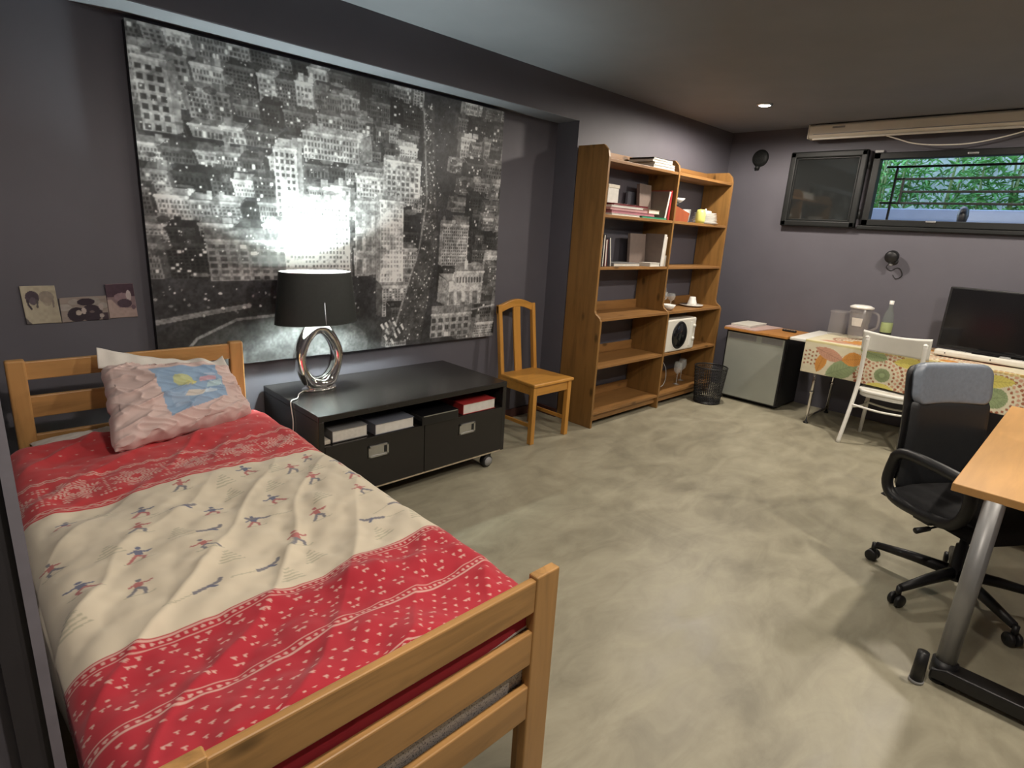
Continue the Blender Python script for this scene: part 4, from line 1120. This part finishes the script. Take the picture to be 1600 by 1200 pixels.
# ------------------------------------------------------------------ table under its cloth
TX0, TX1, TY0, TY1, TZ = 5.16, 5.865, -.75, 1.83, .735
tbl = thing('folding_table', 'long white table with chrome legs along the window wall', 'table', (5.5, .55, 0))
MB().box(TX0, TX1, TY0, TY1, TZ - .024, TZ).build('table_top', 'white', tbl, .005)
for y in (1.60, -.45):
    for x in (TX0 + .09, TX1 - .10):
        lg = MB().tube([(x, y, .012), (x, y, TZ - .024)], .0125, 12).build('leg', 'chrome', tbl)
        MB().lathe((x, y, 0), [(.02, 0), (.02, .012), (.013, .014)], 14).build('foot', 'black', lg)
        MB().lathe((x, y, .27), [(.013, 0), (.019, .004), (.019, .024), (.013, .028)], 14).build('collar', 'chrome', lg)
    MB().tube([(TX0 + .09, y, .05), (TX1 - .10, y, .05)], .009, 10).build('cross_bar', 'chrome', tbl)
def tablecloth():
    nx, ny = 190, 460
    drop, top = .285, TX1 - TX0 - .01
    W = drop + top; Lh = 2.3
    CR, OR, GR, BR, YL, RS = (.6, .55, .40), (.55, .25, .06), (.25, .31, .16), (.30, .11, .06), (.55, .48, .12), (.5, .27, .18)
    p = Paint(ny, nx, Lh, W, CR)
    rg = random.Random(5)
    def sun(x, y, r, c1, c2):
        for k in range(5):
            rr = r * (1.0 - .01) + .028 * (k + 1); nn = int(2 * math.pi * rr / .03)
            for i in range(nn):
                a = 2 * math.pi * (i + .5 * (k % 2)) / nn
                p.disc(x + rr * math.cos(a), y + rr * math.sin(a), .009 + .001 * k, c2 if k % 2 else BR)
        p.disc(x, y, r, c1); p.disc(x, y, r * .62, dim(c1, .85)); p.disc(x, y, r * .35, dim(c1, 1.12))
        for i in range(24):
            a = 2 * math.pi * i / 24
            p.line((x + r * .4 * math.cos(a), y + r * .4 * math.sin(a)), (x + r * .95 * math.cos(a), y + r * .95 * math.sin(a)), .003, dim(c1, .75))
    def leafy(x, y, a, L_, w_, c):
        pts = []
        for i in range(13):
            t = i / 12; pts.append((t * L_, w_ * math.sin(math.pi * t) ** .8))
        for i in range(11, 0, -1):
            t = i / 12; pts.append((t * L_, -w_ * math.sin(math.pi * t) ** .8))
        ca, sa_ = math.cos(a), math.sin(a)
        q = [(x + u * ca - v_ * sa_, y + u * sa_ + v_ * ca) for u, v_ in pts]
        p.poly(q, c)
        p.line((x, y), (x + L_ * ca, y + L_ * sa_), .003, dim(c, .7))
        for i in range(2, 10):
            t = i / 11; m0 = (x + t * L_ * ca, y + t * L_ * sa_)
            for s_ in (-1, 1):
                p.line(m0, (m0[0] + (.03 * ca - s_ * w_ * .7 * sa_), m0[1] + (.03 * sa_ + s_ * w_ * .7 * ca)), .002, dim(c, .82))
    # x runs along the table from its bookcase end, y from the hem over the edge to the wall
    sun(.60, .10, .055, GR, RS); sun(.98, .36, .06, OR, RS); sun(1.30, .10, .07, GR, RS); sun(1.8, .3, .06, OR, RS); sun(1.75, .02, .05, GR, RS); sun(.33, .6, .06, OR, RS); sun(1.5, .75, .07, GR, RS); sun(.8, .8, .06, OR, RS)
    for i in range(6):
        for j in range(4): p.disc(.02 + i * .028, .08 + j * .035 + .01 * (i % 2), .0085, BR)
    leafy(.13, .02, 1.35, .19, .042, OR); leafy(.09, .23, -.35, .25, .05, RS); leafy(.20, .01, .55, .26, .075, GR); leafy(.30, .16, .25, .16, .06, OR)
    leafy(.42, .27, -.2, .2, .05, GR); leafy(1.1, .04, .3, .26, .07, GR); leafy(1.15, .2, .1, .24, .045, YL); leafy(.66, .22, .1, .2, .04, YL); leafy(.84, .04, 1.0, .2, .05, OR); leafy(1.5, .05, .7, .25, .06, OR)
    leafy(.08, .38, .2, .3, .06, RS); leafy(.2, .5, .1, .34, .07, OR); leafy(.55, .5, -.1, .3, .06, GR); leafy(1.1, .55, .2, .3, .06, RS); leafy(1.6, .5, 0, .3, .06, GR)
    leafy(.50, .0, -.0, .2, .035, YL); leafy(.95, .01, .1, .2, .035, YL)
    p.rect(0, Lh, drop - .02, drop + .012, YL, .45)
    p.a *= (1 + .14 * (vnoise(p.X, p.Y, 60, 30) - .5))[..., None]
    s_, q = p.X, p.Y
    y = TY1 - .135 - s_
    r = .012
    z = np.where(q < drop, TZ + .004 - (drop - q), TZ + .004)
    x = np.where(q < drop, TX0 - .008, TX0 - .008 + (q - drop))
    hang = np.clip((drop - q) / drop, 0, 1)
    x = x - hang * (.010 * np.sin(s_ * 9) + .012 * (vnoise(s_, q, 61, 4) - .3)) * 1.0
    x = np.minimum(x, np.where(q < drop, TX0 - .004, 99))
    z = z + np.where(q >= drop, .0025 * vnoise(s_, q, 62, 9), 0) + hang * .012 * np.sin(s_ * 3 + 1)
    mb = MB().grid(np.stack([x, y, z], -1)[::-1])
    o = mb.build('tablecloth', 'cloth', None, origin=(5.3, .6, TZ), colors=p.a[::-1])
    th = o.modifiers.new('thickness', 'SOLIDIFY'); th.thickness = .0018; th.offset = 1
    tag(o, 'cream tablecloth with orange, green and brown flowers hanging over the long table', 'tablecloth')
tablecloth()
CT = TZ + .0075
# things on the table
tv = thing('television', 'large flat black television standing on the flowered table', 'television', (5.62, .36, CT))
MB().box(5.585, 5.625, -.20, .868, .79, 1.262).build('panel', 'black', tv, .006)
MB().box(5.5835, 5.586, -.185, .853, .808, 1.248).build('screen', 'black_gloss', tv)
MB().box(5.60, 5.64, .25, .42, CT + .01, .8).build('neck', 'black', tv, .004)
MB().box(5.53, 5.74, .08, .60, CT, CT + .014).build('stand', 'black_gloss', tv, .006)
sb = thing('soundbar', 'long off white speaker bar lying in front of the television', 'speaker bar', (5.44, .35, CT))
MB().box(5.40, 5.475, -.22, .845, CT + .006, CT + .052).build('body', 'offwhite', sb, .014, seg=3)
for y in (.775, .50, .2): MB().tube([(5.4005, y, CT + .03), (5.3985, y, CT + .03)], .005, 10).build('screw', 'black', sb)
for y in (.69, .66, .36, .33): MB().lathe((5.44, y, CT + .052), [(.008, 0), (.009, .004), (0, .006)], 12, cap=False).build('button', 'steel', sb)
for y in (.80, -.15): MB().box(5.41, 5.465, y - .02, y + .02, CT, CT + .007).build('foot', 'black', sb)
MB().box(5.42, 5.47, .46, .62, CT + .0522, CT + .058).build('control_panel', 'black_gloss', sb, .002)
MB().box(5.42, 5.47, .395, .455, CT + .0522, CT + .06).build('cover_plate', 'grey_plastic', sb, .002)
fb = thing('frosted_box', 'tall frosted plastic box at the back of the flowered table', 'box', (5.70, 1.62, CT))
MB().box(5.64, 5.76, 1.575, 1.695, CT, .945).build('body', 'frosted', fb, .012, seg=3)
MB().box(5.636, 5.764, 1.571, 1.699, .945, .958).build('lid', 'frosted', fb, .004)
jg = thing('filter_jug', 'clear water jug with a white oval lid and label', 'jug', (5.64, 1.455, CT))
MB().lathe((5.64, 1.455, CT), [(.068, 0), (.074, .03), (.088, .26), (.084, .262), (.07, .03), (0, .012)], 32, .85, 1.0).build('body', 'frosted', jg)
MB().lathe((5.64, 1.455, CT), [(0, .263), (.092, .263), (.094, .278), (.06, .292), (0, .294)], 32, .88, 1.0, cap=False).build('lid', 'porcelain', jg)
MB().lathe((5.64, 1.455, CT), [(.0, .10), (.05, .10), (.062, .22), (0, .22)], 20, .85, 1.0, cap=False).build('filter_cartridge', 'frosted', jg)
lb = []
for k in range(13):
    a = math.pi + (k - 6) * .075
    lb.append(a)
gp = np.array([[(5.64 + .85 * (.079 + .007 * j + .0035) * math.cos(a), 1.455 + (.079 + .007 * j + .0035) * math.sin(a), CT + .115 + .035 * j) for j in range(3)] for a in lb])
MB().grid(gp).build('paper_label', 'c_white', jg)
MB().tube(smooth_path([(5.64, 1.365, CT + .24), (5.64, 1.32, CT + .22), (5.64, 1.315, CT + .12), (5.64, 1.375, CT + .08)]), .010, 8).build('handle', 'frosted', jg)
bt = thing('glass_bottle', 'clear glass bottle with a green label and white cap beside the jug', 'bottle', (5.66, 1.25, CT))
MB().lathe((5.66, 1.25, CT), [(.036, 0), (.042, .01), (.042, .19), (.036, .24), (.017, .29), (.0155, .335), (0, .335)], 28).build('body', 'bottle', bt)
MB().lathe((5.66, 1.25, CT), [(.0425, .09), (.0432, .092), (.0432, .17), (.0425, .172)], 28, cap=False).build('paper_label', plain('green_label', (.3, .36, .16), .6), bt)
MB().lathe((5.66, 1.25, CT), [(.0428, .076), (.0434, .078), (.0434, .088), (.0428, .089)], 28, cap=False).build('label_band', 'black', bt)
MB().lathe((5.66, 1.25, CT), [(.0172, .325), (.0175, .355), (0, .357)], 20, cap=False).build('cap', 'porcelain', bt)

# ------------------------------------------------------------------ white bentwood chair (faces the table)
wc = thing('white_chair', 'white bentwood chair pushed up to the flowered table', 'chair', (5.2, 1.03, 0))
cy = 1.03; hw = .195
def wtube(name, pts, r, flat=1.0): return MB().tube(smooth_path(pts), r, 10, flat=flat).build(name, 'white', wc)
for s in (-1, 1):
    wtube('rear_leg', [(4.945, cy + s * (hw + .02), 0), (5.0, cy + s * (hw + .006), .22), (5.07, cy + s * hw, .45), (5.062, cy + s * (hw - .002), .66), (5.035, cy + s * (hw - .006), .85)], .0155)
    MB().tube([(5.41, cy + s * (hw - .01), 0), (5.395, cy + s * (hw - .02), .43)], [.014, .017], 10).build('front_leg', 'white', wc)
    wtube('side_stretcher', [(5.022, cy + s * hw, .29), (5.2, cy + s * (hw - .03), .275), (5.40, cy + s * (hw - .016), .27)], .0085)
wtube('rear_stretcher', [(5.022, cy - hw, .31), (5.05, cy, .29), (5.022, cy + hw, .31)], .0085)
wtube('front_stretcher', [(5.40, cy - hw, .27), (5.36, cy, .262), (5.40, cy + hw, .27)], .0085)
seat = [(5.05, cy - .17), (5.05, cy + .17)]
sh_ = []
for k in range(40):
    a = 2 * math.pi * k / 40
    c, s = math.cos(a), math.sin(a)
    e = .55
    sh_.append((5.235 + .205 * math.copysign(abs(c) ** e, c), cy + .205 * math.copysign(abs(s) ** e, s) * (1 - .06 * -c)))
MB().prism(sh_, 'z', .415, .438).build('seat', 'white', wc, .008, seg=3)
ringp = [(5.235 + (p[0] - 5.235) * .94, cy + (p[1] - cy) * .94) for p in sh_]
MB().prism(ringp, 'z', .385, .415).build('seat_ring', 'white', wc, .003)
nU, nV = 30, 10
tU = np.linspace(-1, 1, nU)[:, None]; tV = np.linspace(0, 1, nV)[None, :]
hb = hw + .028
yy = cy + tU * hb + 0 * tV
bow = .045 * (1 - tU ** 2)
lo_ = .745 - 0 * tU; hi_ = .905 - .022 * (1 - tU ** 2)
zzz = lo_ + (hi_ - lo_) * tV
xx = 5.062 + bow * .6 - .035 * tV
bkp = MB().grid(np.stack([xx + 0 * yy, yy, zzz + 0 * yy], -1)).build('backrest', 'white', wc)
th = bkp.modifiers.new('thickness', 'SOLIDIFY'); th.thickness = .012
for s in (-1, 1): MB().lathe((5.033, cy + s * (hw - .006), .852), [(.016, -.004), (.0165, .004), (0, .012)], 12, cap=False).build('end_cap', 'white', wc)

# ------------------------------------------------------------------ desk
DX0, DX1, DY1, DY0, DZ = 2.465, 4.10, .237, -.56, .72
dk = thing('desk', 'light wood desk top on grey T shaped legs', 'desk', (3.28, -.16, 0))
MB().box(DX0, DX1, DY0, DY1, DZ - .03, DZ).build('desk_top', 'desk', dk, .003)
for x in (2.40, 3.98):
    lg = MB().tube([(x, .112, .06), (x + .085, .112, DZ - .03)], .031, 20).build('leg', 'grey_metal', dk)
    MB().tube([(x - .002, .112, .03), (x + .006, .112, .085)], .04, 20).build('leg_socket', 'black', lg)
    MB().prism([(.145, .022), (.145, .055), (.10, .072), (-.44, .072), (-.50, .055), (-.50, .022)], 'x', x - .045, x + .035).build('foot_bar', 'black', dk, .006)
    for y in (.12, -.48):
        MB().lathe((x - .005, y, 0), [(.026, 0), (.028, .012), (.012, .014), (.012, .03)], 16).build('foot_pad', 'black', dk)
    MB().tube([(x, -.36, .06), (x + .085, -.36, DZ - .03)], .031, 20).build('leg', 'grey_metal', dk)
MB().box(2.50, 4.06, -.16, -.10, DZ - .075, DZ - .03).build('cross_beam', 'grey_metal', dk, .003)
cl = thing('foot_clamp', 'dark upright plastic clamp beside the end of the desk foot', 'clamp', (2.325, .172, 0))
MB().tube([(2.325, .172, .012), (2.325, .172, .125)], [.022, .019], 14).build('body', 'black', cl)
MB().tube([(2.325, .172, .0), (2.325, .172, .012)], .024, 14).build('pad', 'grey_plastic', cl)

# ------------------------------------------------------------------ office chair
FA = math.atan2(-.83, -.55)      # facing direction
oc = thing('office_chair', 'black swivel office chair with grey headrest pushed under the desk', 'office chair', (3.1, .2, 0), FA)
# local: +X is the way it faces, +Y its left
for k in range(5):
    a = math.radians(10 + 72 * k) - FA
    c, s = math.cos(a), math.sin(a)
    leg = MB().tube([(c * .03, s * .03, .115), (c * .17, s * .17, .105), (c * .325, s * .325, .085)], [.026, .022, .016], 10, flat=1.1).build('base_arm', 'black', oc, local=True)
    px, py = c * .335, s * .335
    cs = MB().tube([(px, py, .045), (px, py, .092)], .012, 10).build('caster_stem', 'black', leg, local=True)
    for sg in (-1, 1):
        ox, oy = -s * .016 * sg, c * .016 * sg
        MB().lathe((0, 0, 0), [(0, -.010), (.024, -.010), (.0285, -.005), (.0285, .005), (.024, .010), (0, .010)], 18, cap=False).move(
            Matrix.Translation((px + ox, py + oy, .029)) @ Matrix.Rotation(a, 4, 'Z') @ Matrix.Rotation(Z90, 4, 'X')).build('wheel', 'black', leg, local=True)
MB().lathe((0, 0, 0), [(.038, .085), (.045, .09), (.045, .125), (.03, .14), (.027, .25), (.018, .255), (.018, .36)], 20).build('gas_column', 'black', oc, local=True)
MB().box(-.12, .12, -.09, .09, .355, .395).build('tilt_mechanism', 'black', oc, .008, local=True)
MB().tube(smooth_path([(.02, -.08, .372), (.03, -.20, .37), (.03, -.245, .362)]), .0045, 8).build('tilt_lever', 'black', oc, local=True)
MB().tube([(.03, -.245, .362), (.032, -.315, .356)], [.010, .013], 10).build('lever_grip', 'black', oc, local=True)
# seat pad
su = np.linspace(-1, 1, 34)[:, None]; sv = np.linspace(-1, 1, 34)[None, :]
def pad(ax, ay, T, base, e=5.0):
    pr = np.clip((1 - np.abs(su) ** e) * (1 - np.abs(sv) ** e), 0, 1) ** .4
    X = su * ax + 0 * sv; Y = sv * ay + 0 * su
    return X, Y, pr * T + base
X, Y, Z = pad(.24, .25, .085, .395, 4.0)
mbp = MB().grid(np.stack([X, Y, Z], -1)).grid(np.stack([X, Y, .40 - 0 * Z - .01 * (Z > .42)], -1)[::-1])
mbp.build('seat', 'black_fabric', oc, local=True)
# backrest: rounded slab leaning back a little
def slab(name, z0, z1, w, t, mat, x_of, crn=.07, off=0, nz=34, ny_=26):
    tz = np.linspace(0, 1, nz)[:, None]; ty = np.linspace(-1, 1, ny_)[None, :]
    z = z0 + (z1 - z0) * tz
    dz = np.minimum(z - z0, z1 - z)
    inset = np.where(dz < crn, crn - np.sqrt(np.clip(crn ** 2 - (crn - dz) ** 2, 0, None)), 0)
    y = ty * (w - inset)
    curve = .035 * (ty ** 2)
    pr = np.clip((1 - np.abs(ty) ** 8) * (1 - np.abs(2 * tz - 1) ** 14), 0, 1) ** .4
    xf = x_of(z) + curve + t * pr + off
    xb = x_of(z) + curve - t * pr + off
    Zb = z + 0 * ty
    return MB().grid(np.stack([xb + 0 * Zb, y, Zb], -1)).grid(np.stack([xf + 0 * Zb, y, Zb], -1)[::-1]).build(name, mat, oc, local=True)
xo = lambda z: -.24 - .11 * (z - .45) + .02 * np.sin((z - .45) * 5)
slab('backrest', .43, .86, .215, .032, 'leather_dark', xo, .03)
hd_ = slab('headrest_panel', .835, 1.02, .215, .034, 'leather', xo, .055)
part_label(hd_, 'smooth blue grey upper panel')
slab('back_shell', .46, 1.015, .225, .026, 'black', xo, .06, -.026)
MB().box(-.33, -.12, -.035, .035, .36, .385).build('back_bracket', 'black', oc, .006, local=True)
MB().obox((-.30, 0, .47), (.012, 0, 0), (0, .035, 0), (0, 0, .11)).build('back_stem', 'black', oc, .006, local=True)
for s in (-1, 1):
    y = s * .258
    loop = smooth_path([(-.20, y, .60), (-.14, y, .632), (.10, y, .63), (.165, y, .60), (.17, y, .5), (.11, y * .98, .425), (-.05, y * .97, .405), (-.17, y * .98, .415), (-.215, y, .48), (-.20, y, .60)], 5)[:-1]
    ar = MB().tube(loop, .024, 10, closed=True).build('armrest', 'black', oc, local=True)
    MB().obox((.0, y * .80, .392), (.04, 0, 0), (0, .06, 0), (0, 0, .012)).build('arm_bracket', 'black', ar, .003, local=True)

# ------------------------------------------------------------------ projector screen case with cable
pc = thing('projector_screen', 'long off white rolled projector screen case under the ceiling above the window', 'projector screen', (5.80, .6, 2.41))
PXc = 5.775
prf = [(PXc - .055, 2.445), (PXc - .055, 2.52), (PXc - .04, 2.535), (PXc + .06, 2.535), (PXc + .06, 2.425), (PXc - .03, 2.425)]
prof = [(p[0], p[1]) for p in prf]
MB().add([(x, y, z) for y in (-.75, 2.19) for x, z in prof],
         [tuple(range(6)), tuple(range(6, 12))[::-1]] + [(i, i + 6, (i + 1) % 6 + 6, (i + 1) % 6) for i in range(6)]).build('case', 'case_white', pc, .004)
MB().box(PXc - .042, PXc - .018, -.72, 2.16, 2.410, 2.4255).build('bottom_bar', 'case_white', pc, .003)
MB().box(PXc - .0565, PXc - .05, -.7, 2.15, 2.450, 2.456).build('groove_line', 'grey_plastic', pc)
MB().box(PXc - .058, PXc + .062, 2.19, 2.20, 2.42, 2.537).build('end_plate', 'case_white', pc, .003)
MB().box(PXc - .0566, PXc - .054, 1.90, 2.0, 2.495, 2.51).build('maker_plate', 'grey_plastic', pc)
MB().tube(smooth_path([(PXc - .03, 1.58, 2.412), (PXc - .03, 1.5, 2.385), (PXc - .02, 1.38, 2.345), (PXc - .01, 1.22, 2.325), (PXc - .01, 1.0, 2.325), (PXc - .02, .8, 2.36), (PXc - .02, .62, 2.41), (PXc - .02, .5, 2.425)]), .0048, 8).build('cable', 'case_white', pc)

# round vent, wall speaker
vt = thing('wall_vent', 'round dark vent cap high on the wall beside the open sash', 'vent', (XR, 2.665, 2.295))
mt = Matrix.Translation((XR, 2.665, 2.295)) @ Matrix.Rotation(-Z90, 4, 'Y')
MB().lathe((0, 0, 0), [(.0, .026), (.05, .026), (.074, .018), (.08, .0)], 32, cap=False).move(mt).build('cover', 'anthracite', vt)
for k in range(3):
    r = .022 + k * .018
    MB().tube([tuple(mt @ Vector((r * math.cos(a), r * math.sin(a), .027))) for a in [2 * math.pi * i / 28 for i in range(28)]], .003, 5, closed=True).build('ring', 'anthracite', vt)
MB().tube([(XR - .012, 2.675, 2.225), (XR - .012, 2.682, 2.19)], .022, 10).build('spout', 'anthracite', vt)
ws = thing('wall_speaker', 'small round black speaker on the wall below the window', 'speaker', (XR, 1.355, 1.447))
sp0 = Vector((XR - .075, 1.36, 1.45))
MB().lathe((0, 0, 0), [(0, -.05), (.03, -.046), (.05, -.026), (.054, 0), (.05, .02), (.042, .03), (0, .034)], 28, cap=False).move(Matrix.Translation(sp0) @ Matrix.Rotation(math.radians(-105), 4, 'Y')).build('body', 'black', ws)
MB().tube([(XR - .04, 1.355, 1.44), (XR - .001, 1.35, 1.41)], .012, 10).build('arm', 'black', ws)
MB().lathe((0, 0, 0), [(0, .008), (.026, .006), (.03, 0)], 20, cap=False).move(Matrix.Translation((XR, 1.35, 1.41)) @ Matrix.Rotation(-Z90, 4, 'Y')).build('wall_plate', 'black', ws)
MB().box(sp0.x - .02, sp0.x + .0, sp0.y - .02, sp0.y + .005, sp0.z - .072, sp0.z - .058).build('clip', 'steel', ws, .003)
MB().tube(smooth_path([(XR - .05, 1.37, 1.40), (XR - .008, 1.40, 1.36), (XR - .006, 1.36, 1.335), (XR - .006, 1.32, 1.36), (XR - .006, 1.29, 1.35), (XR - .006, 1.27, 1.30), (XR - .006, 1.31, 1.27), (XR - .006, 1.34, 1.30)]), .003, 6).build('cable', 'black', ws)
